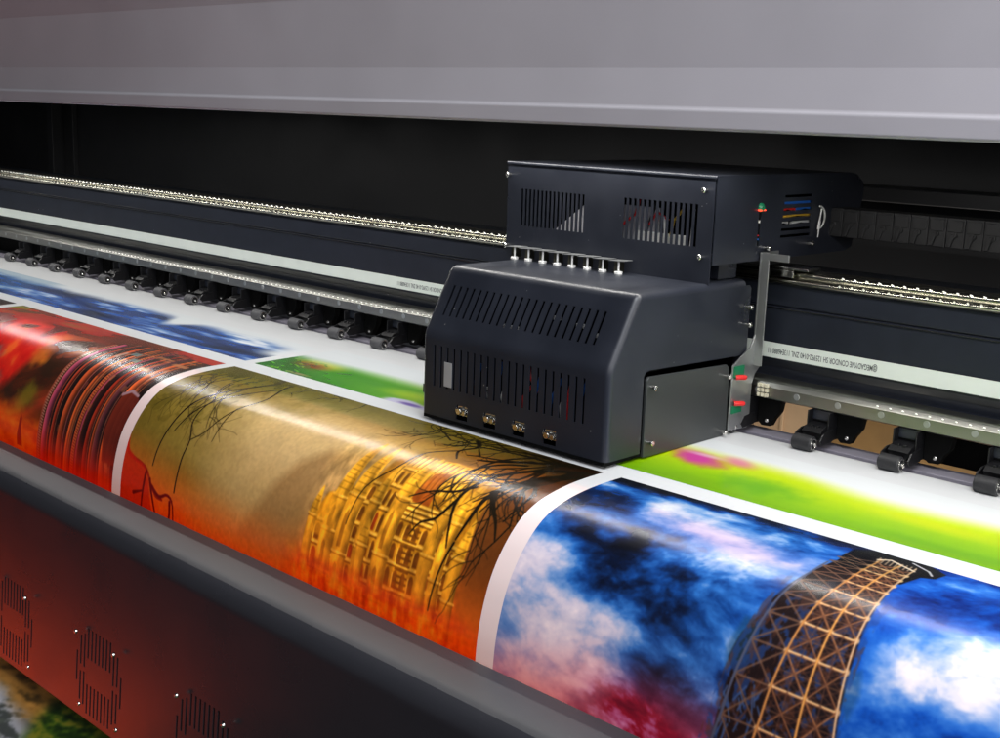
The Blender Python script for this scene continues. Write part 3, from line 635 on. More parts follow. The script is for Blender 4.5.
banner = empty('vinyl_banner', (-1.5, 1.3, 0), 'glossy white vinyl sheet printed with colourful pictures, curving over the front of the printer', 'printed sheet')
def sheet_part(name, rects, mats, label, uvrect=None):
    me_v, me_f, uv = [], [], []
    for (x0, x1, s0, s1) in rects:
        xs = list(np.arange(x0, x1, .12))+[x1]; ss = [s0]+[s for s in SV if s0+1e-4 < s < s1-1e-4]+[s1]
        b = len(me_v)
        for x in xs:
            for s in ss:
                y, z = SP(s); me_v.append((x, y, z)); uv.append(((x-x0)/(x1-x0), (s1-s)/(s1-s0)))
        n = len(ss)
        for i in range(len(xs)-1):
            for j in range(n-1): me_f.append((b+i*n+j, b+i*n+j+1, b+(i+1)*n+j+1, b+(i+1)*n+j))
    m = bpy.data.meshes.new(name); L = wloc(banner); m.from_pydata([tuple(Vector(v)-L) for v in me_v], [], me_f)
    ul = m.uv_layers.new(name='UVMap')
    for lp in m.loops: ul.data[lp.index].uv = uv[lp.vertex_index]
    m.materials.append(mats); m.polygons.foreach_set('use_smooth', [True]*len(m.polygons))
    o = bpy.data.objects.new(name, m); COL.objects.link(o); o.parent = banner; o['label'] = label
    return o
pics = [('printed_picture', paint_temple(), 'golden temple picture with bare black branches and a painted red glow below'),
        ('printed_picture', paint_sky(), 'blue cloudy sky picture with an iron lattice tower'),
        ('printed_picture', paint_books(), 'dark red picture of upright spines beside blurred red cloth'),
        ('printed_picture', paint_blue(), 'half printed blue picture with white streaks behind the dark red one'),
        ('printed_picture', paint_green(), 'half printed green picture left of the print carriage'),
        ('printed_picture', paint_flower(), 'half printed lime green picture with magenta flower right of the carriage'),
        ('printed_picture', paint_dusk(), 'very dark picture at the far left edge of the sheet')]
for nm, p, lb in pics:
    sheet_part(nm, [(p.x0, p.x1, p.s0, p.s1)], vinyl('vinyl '+lb, p.save(lb[:30])), lb)
B0, B1 = -5.2, .7
white = [(B0, B1, -.45, -.27), (B0, -3.9, -.27, -.045), (-3.9, -1.995, -.27, -.23), (-1.995, -1.965, -.27, -.045), (-1.965, -1.18, -.27, -.25), (-1.18, -1.15, -.27, -.045), (-.10, B1, -.27, -.045),
         (B0, B1, -.045, 0.), (B0, -3.79, 0, .5), (-2.895, -2.86, 0, .5), (-1.995, -1.965, 0, .5), (-1.047, -1.015, 0, .5), (-.10, B1, 0, .5), (B0, B1, .5, .62)]
sheet_part('blank_margin', white, vinyl('white vinyl'), 'white unprinted margin and borders of the sheet')

# ------------------------------------------------------------------ printer body
printer = empty('wide_format_printer', (-1.5, 1.7, -1.3), 'large dark inkjet printer with raised grey hood, long beam and rounded front cover', 'printer')
X0, X1 = -7.0, 1.2
# hood: an outer skin with real thickness and a black inner shell
h = MB()
hp = [(1.452, .4815), (1.4475, .484), (1.447, .509), (1.4510, .5125), (1.4575, .567), (1.453, .69), (1.395, .93), (1.30, 1.25), (1.33, 1.26), (1.42, .93), (1.482, .69), (1.50, .567), (1.486, .5125), (1.484, .4815)]
h.extrude_x(hp, X0, X1)
h.build('hood', M['hood'], printer, bevel=.0025, smooth=0, segs=3, label='raised mauve grey hood with folded lower lip')
h = MB(); h.box(X0, X1, 1.4865, 2.32, .488, .50); h.box(X0, X1, 1.50, 2.30, .503, .60); h.build('hood_lining', M['dark'], printer)
# light strip under the hood
b = MB(); b.box(X0, X1, 1.516, 1.530, .4845, .4878, 0)
x = -4.45
while x < .9:
    b.box(x, x+.0035, 1.5205, 1.5255, .4833, .4845, 1); x += .0167
b.build('light_strip', [M['white'], M['led']], printer, smooth=0, label='row of small white light diodes under the hood')
for (xa, ya) in ((X0-.06, .93), (X1, 1.2)): b = MB(); b.box(xa, xa+.06, ya, 2.34, -1.3, .62); b.build('end_panel', M['back'], printer, bevel=.01)
# back panel with a post
b = MB(); b.box(X0, X1, 2.32, 2.34, .06, .6); b.box(-4.64, -4.60, 2.27, 2.3198, .1, .5); b.box(-4.50, -4.49, 2.30, 2.3198, .1, .5); b.build('back_panel', M['back'], printer, bevel=.002)
b = MB(); b.box(-1.35, X1, 2.20, 2.30, .352, .38); b.box(-1.35, X1, 2.285, 2.3198, .12, .30); b.build('chain_tray', M['back'], printer, bevel=.003)
# beam
b = MB()
bp_ = [(1.747, .2350), (1.747, .2035), (1.7500, .2025), (1.7500, .2005), (1.745, .1995), (1.745, .112), (1.752, .100), (1.756, .085), (1.756, .062), (1.80, .050), (2.02, .050), (2.05, .08), (2.05, .22), (2.03, .238), (1.765, .2385), (1.7475, .238)]
b.extrude_x(bp_, X0, X1); b.build('beam', M['beam'], printer, bevel=.0015, smooth=0)
# thin bright lip of the groove
b = MB(); b.box(X0, X1, 1.7425, 1.7449, .1985, .1995); b.build('beam_trim', M['rail'], printer, smooth=0)
# top guide rail: two polished rounded tracks with a slot between
def bead(y, z, ry, rz, a0, a1, n=9):
    return [(y+ry*math.cos(a0+(a1-a0)*k/n), z+rz*math.sin(a0+(a1-a0)*k/n)) for k in range(n+1)]
b = MB()
pr = [(1.79, .2392), (1.741, .2392)]+bead(1.745, .2445, .0075, .0052, math.pi*1.2, math.pi*.42)+[(1.748, .2500)]+bead(1.7535, .2555, .0075, .0055, math.pi*1.15, math.pi*.40)+[(1.772, .2612), (1.79, .2612)]
b.extrude_x(pr, X0, X1); b.build('guide_rail', M['rail'], printer, smooth=50)
def emitters(name, xa, xb, step, dx, y, z, dy, dz, m, par, tilt=0.):  # small glowing boxes standing in for the light strip's reflections on a rail
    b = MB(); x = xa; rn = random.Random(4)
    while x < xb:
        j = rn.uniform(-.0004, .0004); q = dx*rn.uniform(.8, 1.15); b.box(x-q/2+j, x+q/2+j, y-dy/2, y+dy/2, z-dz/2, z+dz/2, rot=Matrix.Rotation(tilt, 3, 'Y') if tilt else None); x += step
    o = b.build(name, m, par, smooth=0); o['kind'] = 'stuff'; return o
gr = [o for o in printer.children if o.name.startswith('guide_rail')][0]
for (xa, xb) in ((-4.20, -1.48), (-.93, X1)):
    emitters('glint_row', xa, xb, .0205, .0046, 1.7475, .2594, .002, .0012, M['glint'], gr, .3)
    emitters('glint_row', xa, xb, .0205, .0040, 1.7385, .2475, .002, .0022, M['glintdim'], gr, .8)
# encoder strip with its printed line of text
b = MB(); b.box(X0, X1, 1.7415, 1.7435, .1165, .1415); strip = b.build('encoder_strip', M['strip'], printer, smooth=0)
def txt(body, x_left, x_right, zc, height):
    cu = bpy.data.curves.new('strip_text', 'FONT'); cu.body = body; cu.size = 1; cu.extrude = 0; cu.offset = .014
    o = bpy.data.objects.new('tmp', cu); COL.objects.link(o); bpy.context.view_layer.update()
    me = bpy.data.meshes.new_from_object(o.evaluated_get(bpy.context.evaluated_depsgraph_get())); bpy.data.objects.remove(o)
    xs = [v.co.x for v in me.vertices]; ys = [v.co.y for v in me.vertices]; w = max(xs)-min(xs); hh = max(ys)-min(ys); mx, my = min(xs), min(ys)
    L = wloc(strip)
    for v in me.vertices:    # lettering stands upside down on the strip
        u = (v.co.x-mx)/w; q = (v.co.y-my)/hh
        v.co = Vector((x_right-u*(x_right-x_left), 1.7412, zc+height/2-q*height))-L
    me.materials.clear(); me.materials.append(M['ink'])
    t = bpy.data.objects.new('strip_text', me); COL.objects.link(t); t.parent = strip; return t
TX = '@MEGADYNE CONDOR SH 125992-0140 ZNL 113E46880 11'
txt(TX, -1.050, -.856, .1292, .0122); txt(TX, -1.973, -1.779, .1292, .0122)
# lower aluminium rail
b = MB()
pr = [(1.745, .056), (1.704, .056), (1.7000, .0585), (1.7000, .0765), (1.7015, .0785), (1.7045, .0835), (1.7085, .0855), (1.722, .086), (1.745, .086)]
b.extrude_x(pr, X0, X1); lr = b.build('lower_rail', mat('lower rail aluminium', (.30, .30, .275), .34, metal=1), printer, smooth=30)
for k in range(-46, 14):
    b = MB(); x = -.678+k*.0722; b.lathe((x, 1.7002, .0690), (0, -1, 0), [(-.002, .0052), (.0006, .0052), (.0009, .0047), (.0009, 0)], 18)
    b.build('plug', M['alu'], lr, smooth=30)
for (xa, xb) in ((-3.20, -1.44), (-.83, X1)): emitters('glint_row', xa, xb, .0165 if xa < -1 else .0205, .0034, 1.7018, .0806, .002, .0014, M['glint'], lr, .2)
# bed
b = MB(); b.box(X0, X1, 1.30, 1.655, -.030, -.0035); b.box(X0, X1, 1.694, 1.737, -.030, -.0012); b.build('bed', M['bed'], printer, bevel=.002)
b = MB(); b.box(X0, X1, 1.24, 1.30, -.9, -.032); b.box(X0, X1, 1.30, 1.74, -.9, -.20); b.build('chassis', M['dark'], printer)
# curtain of dark plate behind the rollers, left of the open gap
b = MB(); b.box(X0, -1.13, 1.7562, 1.762, -.0010, .0618); b.box(-.80, X1, 1.7562, 1.762, -.0010, .0618); b.build('gap_curtain', M['blackmatte'], printer)

# pinch rollers
def pinch(x, right=False):
    b = MB()
    b.box(x-.017, x+.017, 1.706, 1.7435, .024, .0558)              # hanging block
    b.box(x-.019, x-.0165, 1.690, 1.7435, .010, .0556); b.box(x+.0165, x+.019, 1.690, 1.7435, .010, .0556)
    b.box(x-.0165, x+.0165, 1.7035, 1.7058, .040, .0556, 1)         # grey upper plate
    b.extrude_x([(1.704, .030), (1.704, .010), (1.672, .008), (1.664, .016), (1.674, .027)], x+.0185, x+.0215)
    b.extrude_x([(1.704, .030), (1.704, .010), (1.668, .008), (1.658, .014), (1.662, .024), (1.680, .030)], x-.0225, x-.0195)
    b.extrude_x([(1.712, .036), (1.705, .012), (1.676, .014), (1.671, .027), (1.680, .033), (1.695, .036)], x-.0165, x+.0165)
    b.extrude_y([(x+.0195, .0556), (x+.0195, .014), (x+.028, .007), (x+.044, .008), (x+.050, .020), (x+.060, .034), (x+.064, .0556)], 1.716, 1.730, 2)  # side web
    for q in (-.006, .004): b.box(x+q, x+q+.004, 1.6790, 1.686, .029, .036)
    m = b.build('pinch_roller', [M['black'], M['beam'], M['blackmatte']], printer, bevel=.0008, smooth=0)
    w = MB(); w.lathe((x-.0155, 1.6535, .0127), (1, 0, 0), [(-.002, 0), (-.002, .0105), (-.0005, .0125), (.0295, .0125), (.031, .0112), (.031, 0)], 28); w.build('rubber_wheel', M['rubberblack'] if right else M['rubber'], m, smooth=40)
    w = MB(); w.lathe((x+.0153, 1.6535, .0127), (1, 0, 0), [(.0004, .0077), (.0010, .0076), (.0010, .0)], 24); w.build('hub', M['black'], m, smooth=40)
    w = MB(); w.lathe((x+.0153, 1.6535, .0127), (1, 0, 0), [(0, .0092), (.0012, .0092), (.0012, .0078), (.0005, .0076)], 24)
    w.lathe((x+.019, 1.6535, .0127), (1, 0, 0), [(-.006, .0030), (.0015, .0028), (.0022, .0018), (.0022, 0)], 14); w.build('axle', M['screw'], m, smooth=40)
    w = MB(); w.lathe((x+.038, 1.716, .0165), (.3, -1, 0), [(0, .0030), (.0020, .0030), (.0028, .0015), (.0028, 0)], 14); w.build('screw', M['screw'], m, smooth=40)
for k in range(23): pinch(-3.65+.14395*k-.006, k > 17)

# front cover with groups of vent slots
R = .058
def cov(u, v, w):
    # v: 0 inner lip .. 1 bottom ; path through flat top, bend, vertical face
    P = [(1.046, -.255), (1.046, -.1985), (1.0448, -.1962), (1.0425, -.1950), (.978, -.1955)]
    n = 10
    for k in range(1, n+1):
        a = math.pi/2*k/n; P.append((.978-.034*math.sin(a), -.2275+.032*math.cos(a)))
    P.append((.92, -.5440)); P.append((.924, -.549)); P.append((.96, -.551))
    return P
CP = cov(0, 0, 0)
CL = np.concatenate([[0], np.cumsum(np.hypot(*np.diff(np.array(CP), axis=0).T))])
iv0 = 14; vz = lambda z: CL[iv0]+(CP[iv0][1]-z)     # arc position of height z on the vertical face
def covf(u, v, w):
    i = int(np.clip(np.searchsorted(CL, v+1e-9)-1, 0, len(CL)-2)); t = (v-CL[i])/(CL[i+1]-CL[i])
    A = np.array(CP); p = A[i]*(1-t)+A[i+1]*t
    def nr(k):
        k = max(0, min(len(CL)-2, k)); d = A[k+1]-A[k]; d = d/np.hypot(*d); return np.array([-d[1], d[0]])
    # average normals at the nodes
    na = nr(i-1)+nr(i) if t < .02 else (nr(i)+nr(i+1) if t > .98 else nr(i)); na = na/np.hypot(*na)
    q = p+na*w*-1
    return (u, q[0], q[1])
holes = []; cl = [-1.791+.317*k for k in range(-4, 6)]
for cx in cl:
    for i in range(13):
        x = cx+(i-6)*.0122; w = .0023; zc = -.459
        if i in (0, 12): zz = [(-.027, .027)]
        elif i in (1, 11): zz = [(.006, .058), (-.058, -.006)]
        elif i in (2, 10): zz = [(.004, .064), (-.064, -.004)]
        else: zz = [(.023, .076), (-.076, -.023)]
        for (a, c) in zz: holes.append((x-w, x+w, vz(zc+c), vz(zc+a)))
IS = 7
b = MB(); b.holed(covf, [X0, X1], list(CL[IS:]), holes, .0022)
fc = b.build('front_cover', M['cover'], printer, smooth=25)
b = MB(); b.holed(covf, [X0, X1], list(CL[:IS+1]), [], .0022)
b.build('cover_top_lit', M['littop'], printer, smooth=40)  # flat top of the cover, coloured paler to look lit
b = MB(); b.box(X0, X1, .9425, .946, -.545, -.28); b.build('cover_backing', M['blackmatte'], fc)
b = MB()
for cx in cl:
    for sx in (-1, 1):
        for sz in (-1, 1):
            b = MB(); b.lathe((cx+sx*.063, .920, -.459+sz*.067), (0, -1, 0), [(-.001, .0036), (.0016, .0036), (.0030, .0024), (.0034, 0)], 14)
            b.build('screw', M['screw'], fc, smooth=40)

# ------------------------------------------------------------------ print carriage
CX0, CX1, CYF = -1.4395, -1.0500, 1.3265
car = empty('print_carriage', (-1.245, 1.5, 0), 'dark metal print head carriage with vent slots riding over the sheet', 'print carriage')
# side profile (y, z) of the lower cover, front bottom -> top back, bends rounded
def rounded(P, r, n=6):
    out = []
    for i, p in enumerate(P):
        if i in (0, len(P)-1) or r[i] == 0: out.append(p); continue
        a = Vector(P[i-1])-Vector(p); c = Vector(P[i+1])-Vector(p); a.normalize(); c.normalize()
        q0 = Vector(p)+a*r[i]; q1 = Vector(p)+c*r[i]
        for k in range(n+1):
            t = k/n; out.append(tuple(q0*(1-t)**2+Vector(p)*2*t*(1-t)+q1*t*t))
    return out
LP = rounded([(CYF, .011), (CYF, .146), (1.384, .2505), (1.66, .2505)], [0, .010, .011, 0])
LPA = np.array(LP); LL = np.concatenate([[0], np.cumsum(np.hypot(*np.diff(LPA, axis=0).T))])
LN = []
for i in range(len(LPA)):
    d = (LPA[min(i+1, len(LPA)-1)]-LPA[max(i-1, 0)]); d /= np.hypot(*d); LN.append((d[1], -d[0]))   # inward = +y side for the front
LN = np.array(LN)
RC = .010
def lcf(u, v, w):
    i = int(np.clip(np.searchsorted(LL, v+1e-9)-1, 0, len(LL)-2)); t = (v-LL[i])/(LL[i+1]-LL[i])
    p = LPA[i]*(1-t)+LPA[i+1]*t; n = LN[i]*(1-t)+LN[i+1]*t; n = n/np.hypot(*n)
    x = u; off = w
    e = RC*math.pi/2
    if u > CX1-RC:
        a = min((u-(CX1-RC))/RC, 1)*math.pi/2; x = CX1-RC+(RC-w)*math.sin(a); off = RC-(RC-w)*math.cos(a)
    elif u < CX0+RC:
        a = min(((CX0+RC)-u)/RC, 1)*math.pi/2; x = CX0+RC-(RC-w)*math.sin(a); off = RC-(RC-w)*math.cos(a)
    return (x, p[0]+n[0]*off, p[1]+n[1]*off)
hl = []
for k in range(22):
    x = -1.410+k*.01495
    a = LL[1]+0; s1 = float(np.interp(.175, LPA[:, 1], LL)); s2 = float(np.interp(.221, LPA[:, 1], LL))
    hl.append((x-.0024, x+.0024, s1, s2))
    hl.append((x-.0022, x+.0022, float(np.interp(.060, LPA[:, 1], LL)), float(np.interp(.128, LPA[:, 1], LL))))
for cx in (-1.345, -1.283, -1.221, -1.158): hl.append((cx-.0125, cx+.0125, float(np.interp(.0150, LPA[:, 1], LL)), float(np.interp(.039, LPA[:, 1], LL))))
us = [CX0+RC*(1-math.sin(math.pi/2*k/6)) if False else CX0+RC*k/6 for k in range(7)]+[CX1-RC+RC*k/6 for k in range(7)]
b = MB(); b.holed(lcf, us, list(LL), hl, .0020)
# side cheeks (inset profile), right one cut away above the access panel
ins = [(LPA[i, 0]+LN[i, 0]*RC, LPA[i, 1]+LN[i, 1]*RC) for i in range(len(LPA))]
side = ins[:-1]+[(1.672, .2405), (1.676, .236), (1.676, .1280), (1.420, .1350), (1.411, .1335), (1.406, .127), (1.406, .011)]
for (xa, xb, pf) in ((CX1-.002, CX1, side), (CX0, CX0+.002, ins[:-1]+[(1.676, .2405), (1.676, .011)])): b.extrude_x(pf, xa, xb)
lc = b.build('lower_cover', M['carriage'], car, smooth=25)
# inner dark body
b = MB(); b.box(CX0+.006, CX1-.012, 1.352, 1.66, .018, .13); b.box(CX0+.006, CX1-.012, 1.43, 1.66, .13, .235); b.box(CX0+.003, CX1-.004, 1.3295, 1.65, .0045, .0105); b.build('inner_body', M['blackmatte'], car)
# cables and parts seen through the slots
rr = random.Random(21)
cols = ['blue', 'red', 'white', 'blue', 'black', 'cable', 'yellow', 'blue', 'red', 'black']
def cab(pts, m, r=.003): b = MB(); b.tube(pts, r); return b.build('cable', M[m], car)
for (x, m, z0, z1, dx) in ((-1.305, 'cable', .058, .075, .002), (-1.285, 'blue', .05, .12, .012), (-1.27, 'white', .055, .078, 0), (-1.33, 'blue', .055, .11, .01), (-1.232, 'red', .055, .095, .022), (-1.20, 'red', .085, .125, -.02), (-1.205, 'blue', .05, .11, .01), (-1.178, 'blue', .05, .12, .03), (-1.150, 'cable', .055, .095, .006), (-1.138, 'red', .05, .11, .004), (-1.118, 'blue', .06, .12, .014), (-1.10, 'blue', .085, .125, .004)):
    cab([(x, 1.343, z0), (x+dx*.4, 1.338, (z0+z1)/2), (x+dx, 1.343, z1)], m, .0028)
b = MB(); b.box(-1.3865, -1.3690, 1.3255, 1.3262, .064, .104); b.build('ribbon_connector', mat('grey connector', (.34, .35, .36), .4, bump=.5, bscale=800), car, bevel=.0005)
for (x, z, w) in ((-1.305, .172, .03), (-1.20, .20, .012), (-1.155, .195, .016), (-1.118, .185, .012)):
    b = MB(); b.box(x, x+w, 1.372, 1.378, z-.006, z); b.build('clip', M['cable'], car, bevel=.0005)
# front fixing screws in the four little windows
for cx in (-1.345, -1.283, -1.221, -1.158):
    b = MB(); b.box(cx-.0120, cx+.0120, 1.3290, 1.345, .0225, .0380)
    b.cyl((cx-.0045, 1.3292, .0295), (cx-.0045, 1.3225, .0295), .0052, n=14); b.cyl((cx+.0065, 1.3292, .028), (cx+.0065, 1.3235, .028), .0040, n=12)
    b.cyl((cx-.012, 1.325, .0325), (cx+.012, 1.325, .0325), .0020, n=8)
    b.build('thumb_screw', M['screw'], car, bevel=.0006)
# access panel on the right side with standoff screws
b = MB(); pp = [(1.413, .0040), (1.413, .121), (1.418, .1255), (1.620, .1185), (1.6285, .112), (1.6315, .012), (1.622, .002), (1.42, .0030)]
b.extrude_x(pp, CX1-.004, CX1+.0012); ap = b.build('access_panel', M['carriage2'], car, bevel=.0012, smooth=0)
b = MB(); b.box(CX0+.01, CX1-.012, 1.40, 1.655, .006, .1285); b.build('ink_tray', M['black'], car)
def sidescrew(y, z, par, x=CX1, L=.010, r=.0042):
    b = MB(); b.lathe((x, y, z), (1, 0, 0), [(0, r*.55), (L*.55, r*.55), (L*.55, r*.98), (L*.62, r), (L, r), (L*1.08, r*.8), (L*1.08, r*.38), (L*.9, r*.36), (L*.9, 0)], 16); b.build('screw', M['screw'], par, smooth=35)
for (y, z) in ((1.423, .110), (1.423, .026), (1.617, .101), (1.617, .010)): sidescrew(y, z, ap, CX1+.001)
b = MB(); b.box(CX0-.012, CX0, 1.34, 1.42, .04, .055); b.lathe((CX0-.001, 1.36, .048), (-1, 0, 0), [(0, .011), (.014, .011), (.016, .009), (.016, 0)], 20); b.build('side_knob', M['black'], car, bevel=.001)
# ---- upper housing
UX0, UX1, UY = -1.482, -1.0530, 1.560
def fpf(u, v, w): return (u, UY+w, v)
hu = []
for k in range(16): x = -1.447+k*.00915; hu.append((x-.0024, x+.0024, .306, .369))
for k in range(15): x = -1.222+k*.00985; hu.append((x-.0027, x+.0027, .305, .370))
b = MB(); b.holed(fpf, [UX0, UX1], [.2475, .4125], hu, .0018)
fpn = b.build('front_plate', M['carriage'], car, smooth=0)
b = MB(); top = [(UY-.0015, .4128), (UY+.002, .4145), (2.00, .4145), (2.025, .395), (2.022, .385), (1.985, .2835), (UY+.004, .2790)]
b.extrude_x([(UY-.0022, .4105), (UY-.0022, .4130), (UY-.0008, .4146), (1.965, .4146), (1.965, .4128), (UY+.0, .4128)], UX0-.001, UX1+.0035)
def ups(u, v, w): return (-1.0500-w, u, v)
hs = [(1.682, 1.690, .302, .3585)]
for k in range(7): z = .379-k*.0108; hs.append((1.757-.002*k*.5, 1.842, z-.0022, z+.0022))
b.holed(ups, [UY+.002, 1.965], [.2790, .4128], hs, .0018)
b.extrude_x([(1.965, .4145), (1.990, .4110), (2.012, .3980), (2.018, .384), (2.016, .370), (1.990, .285), (1.965, .2790)], -1.0518, -1.0500)
b.extrude_x([(UY+.002, .2790), (UY+.002, .4128), (1.965, .4128), (2.012, .398), (1.985, .2790)], UX0, UX0+.002)
b.box(UX0+.002, -1.0518, 1.985, 1.988, .285, .40)
b.box(-1.40, -1.07, UY+.05, 1.66, .2525, .2788)
b.build('upper_housing', M['carriage'], car, smooth=20)
b = MB(); b.box(UX0+.004, -1.10, 1.66, 1.98, .285, .408); b.build('inner_body', M['blackmatte'], car)
# contents behind the two grilles
b = MB(); b.extrude_y([(-1.396, .290), (-1.310, .354), (-1.27, .364), (-1.27, .290)], 1.5680, 1.570); b.build('mounting_plate', mat('pale plate', (.78, .76, .78), .5), car)
b = MB(); b.box(-1.240, -1.168, 1.5805, 1.583, .296, .357); b.build('circuit_board', mat('pale board', (.62, .62, .66), .5), car)
for k in range(9):
    x = -1.208+k*.0115; b = MB(); b.box(x, x+.0075, 1.570, 1.577, .302, .3185); b.build('plug', M['white'], car, bevel=.0006)
for (pts, m) in (([(-1.235, 1.572, .325), (-1.21, 1.573, .345), (-1.20, 1.574, .38)], 'red'), ([(-1.18, 1.572, .33), (-1.165, 1.570, .352), (-1.145, 1.574, .34)], 'red'), ([(-1.19, 1.574, .315), (-1.18, 1.574, .34), (-1.17, 1.578, .37)], 'black'), ([(-1.14, 1.574, .315), (-1.135, 1.574, .34), (-1.12, 1.578, .36)], 'yellow'), ([(-1.10, 1.573, .30), (-1.097, 1.572, .335), (-1.10, 1.578, .36)], 'cable'), ([(-1.318, 1.573, .30), (-1.313, 1.574, .32), (-1.302, 1.577, .34)], 'red'), ([(-1.15, 1.574, .315), (-1.152, 1.572, .345)], 'cable'), ([(-1.312, 1.572, .30), (-1.305, 1.572, .335)], 'black')):
    cab(pts, m, .0022)
for (y0, y1, z, m) in ((1.755, 1.86, .368, 'blue'), (1.755, 1.86, .3635, 'blue'), (1.75, 1.80, .357, 'red'), (1.80, 1.86, .357, 'blue'), (1.755, 1.86, .346, 'yellow'), (1.77, 1.85, .349, 'yellow'), (1.79, 1.85, .335, 'cable'), (1.75, 1.78, .336, 'cable')):
    cab([(-1.056, y0, z-.001), (-1.055, (y0+y1)/2, z+.002), (-1.057, y1, z-.001)], m, .0026)
b = MB(); b.box(-1.0524, -1.0522, 1.6805, 1.6915, .300, .360); b.box(-1.0518, -1.0512, 1.6835, 1.6885, .339, .343, 1); b.box(-1.0518, -1.0512, 1.6835, 1.6885, .318, .320, 2); b.box(-1.0518, -1.0512, 1.6835, 1.6885, .312, .314, 3); b.build('cable_slot', [M['blackmatte'], M['white'], M['red'], M['blue']], car, smooth=0)
b = MB(); b.lathe((-1.051, 1.6862, .3635), (1, 0, 0), [(0, .0078), (.003, .0075), (.0065, .004), (.007, 0)], 18); b.build('green_cap', M['green'], car)
b = MB(); b.box(-1.050, -1.0455, 1.6785, 1.6945, .3585, .3602); b.build('indicator', M['redlamp'], car, smooth=0)
for (y, z) in ((1.705, .299), (1.838, .299)): sidescrew(y, z, car, CX1, .011)
for (x, z) in ((-1.476, .392), (-1.476, .270), (-1.068, .392), (-1.068, .291)):
    b = MB(); b.lathe((x, UY, z), (0, -1, 0), [(-.0005, .0026), (.006, .0026), (.006, .0042), (.0095, .0042), (.0105, .0034), (.0105, .0014), (.009, .0013), (.009, 0)], 16); b.build('screw', M['screw'], fpn, smooth=35)
# white tie and clip at the cable exit
b = MB(); b.tube([(-1.046, 1.862+.020*math.sin(a), .341+.019*math.cos(a)) for a in np.linspace(0, math.pi, 14)], .0016); b.tube([(-1.046, 1.862, .322), (-1.045, 1.868, .356)], .0016); b.tube([(-1.045, 1.866, .335), (-1.044, 1.860, .308)], .0011); b.build('cable_tie', M['white'], car)
# row of thumb posts between the covers
for k in range(8):
    x = -1.437+k*.0326
    b = MB(); b.lathe((x, 1.535, .2505), (0, 0, 1), [(0, .0068), (.0032, .0068), (.0040, .0060), (.0040, .0017), (.0205, .0017), (.0205, 0)], 16)
    b.build('thumb_post', M['white'], car, smooth=35)
for k in range(8):
    x = -1.437+k*.0326
    b = MB(); b.box(x-.019, x+.0115, 1.531, 1.556, .2708, .2716, 1, rot=Matrix.Rotation(math.radians(-2.5), 3, 'Y')); b.box(x-.018, x-.006, 1.546, 1.557, .2512, .2695); b.build('terminal', [M['terminal'], M['alu']], car)
# silver bracket plate on the right, reaching down to the sheet
b = MB(); bk = [(1.690, .2925), (1.742, .2925), (1.742, .284), (1.708, .280), (1.708, .145), (1.714, .135), (1.714, .108), (1.698, .095), (1.690, .080), (1.690, .016), (1.684, .0065), (1.630, .010), (1.632, .115), (1.655, .128), (1.680, .140), (1.690, .16)]
b.extrude_x(bk, -1.0475, -1.0445); b.box(-1.0445, -.995, 1.690, 1.694, .281, .2925); b.box(-1.0445, -1.0300, 1.690, 1.6925, .110, .281)
br = b.build('bracket', M['alu'], car, bevel=.0006, smooth=0)
for (y, z) in ((1.668, .207), (1.668, .178)): sidescrew(y, z, car, CX1+.0002, .010, .0042)
for z in (.096, .053):
    b = MB(); b.lathe((-1.0443, 1.640, z), (.6, .8, 0), [(0, .0042), (.016, .0042), (.019, .0026), (.019, 0)], 14); b.build('red_plug', M['red'], br, smooth=40)
    b = MB(); b.box(-1.0444, -1.0425, 1.634, 1.662, z-.016 if z < .07 else z+.0, z-.004 if z < .07 else z+.018); b.build('green_board', M['green'], br)
b = MB()
for k in range(9): b.box(-1.036+.007*(k % 3), -1.031+.007*(k % 3), 1.693, 1.699, .060+.008*(k//3), .066+.008*(k//3))
b.build('connector', mat('ivory connector', (.62, .58, .44), .4), br, bevel=.0006)
b = MB(); b.box(-1.06, -.985, 1.735, 1.775, .2640, .2685); b.box(-1.055, -1.012, 1.7345, 1.7395, .2515, .2635); b.build('slide_block', M['steel'], car, bevel=.0015)

# ------------------------------------------------------------------ cable chain
ch = empty('cable_chain', (-.9, 1.93, .32), 'black plastic cable carrier chain running right from behind the carriage', 'cable chain')
x = -1.12
while x < 1.1:
    b = MB(); b.box(x, x+.0298, 1.912, 1.960, .3075, .3555); b.box(x+.003, x+.0268, 1.9100, 1.9121, .333, .352)
    b.extrude_y([(x+.008, .329), (x+.016, .331), (x+.010, .309), (x+.004, .309)], 1.9085, 1.912); b.cyl((x+.014, 1.912, .3285), (x+.014, 1.9095, .3285), .005, n=14)
    b.build('link', M['chain'], ch, bevel=.0012); x += .0305

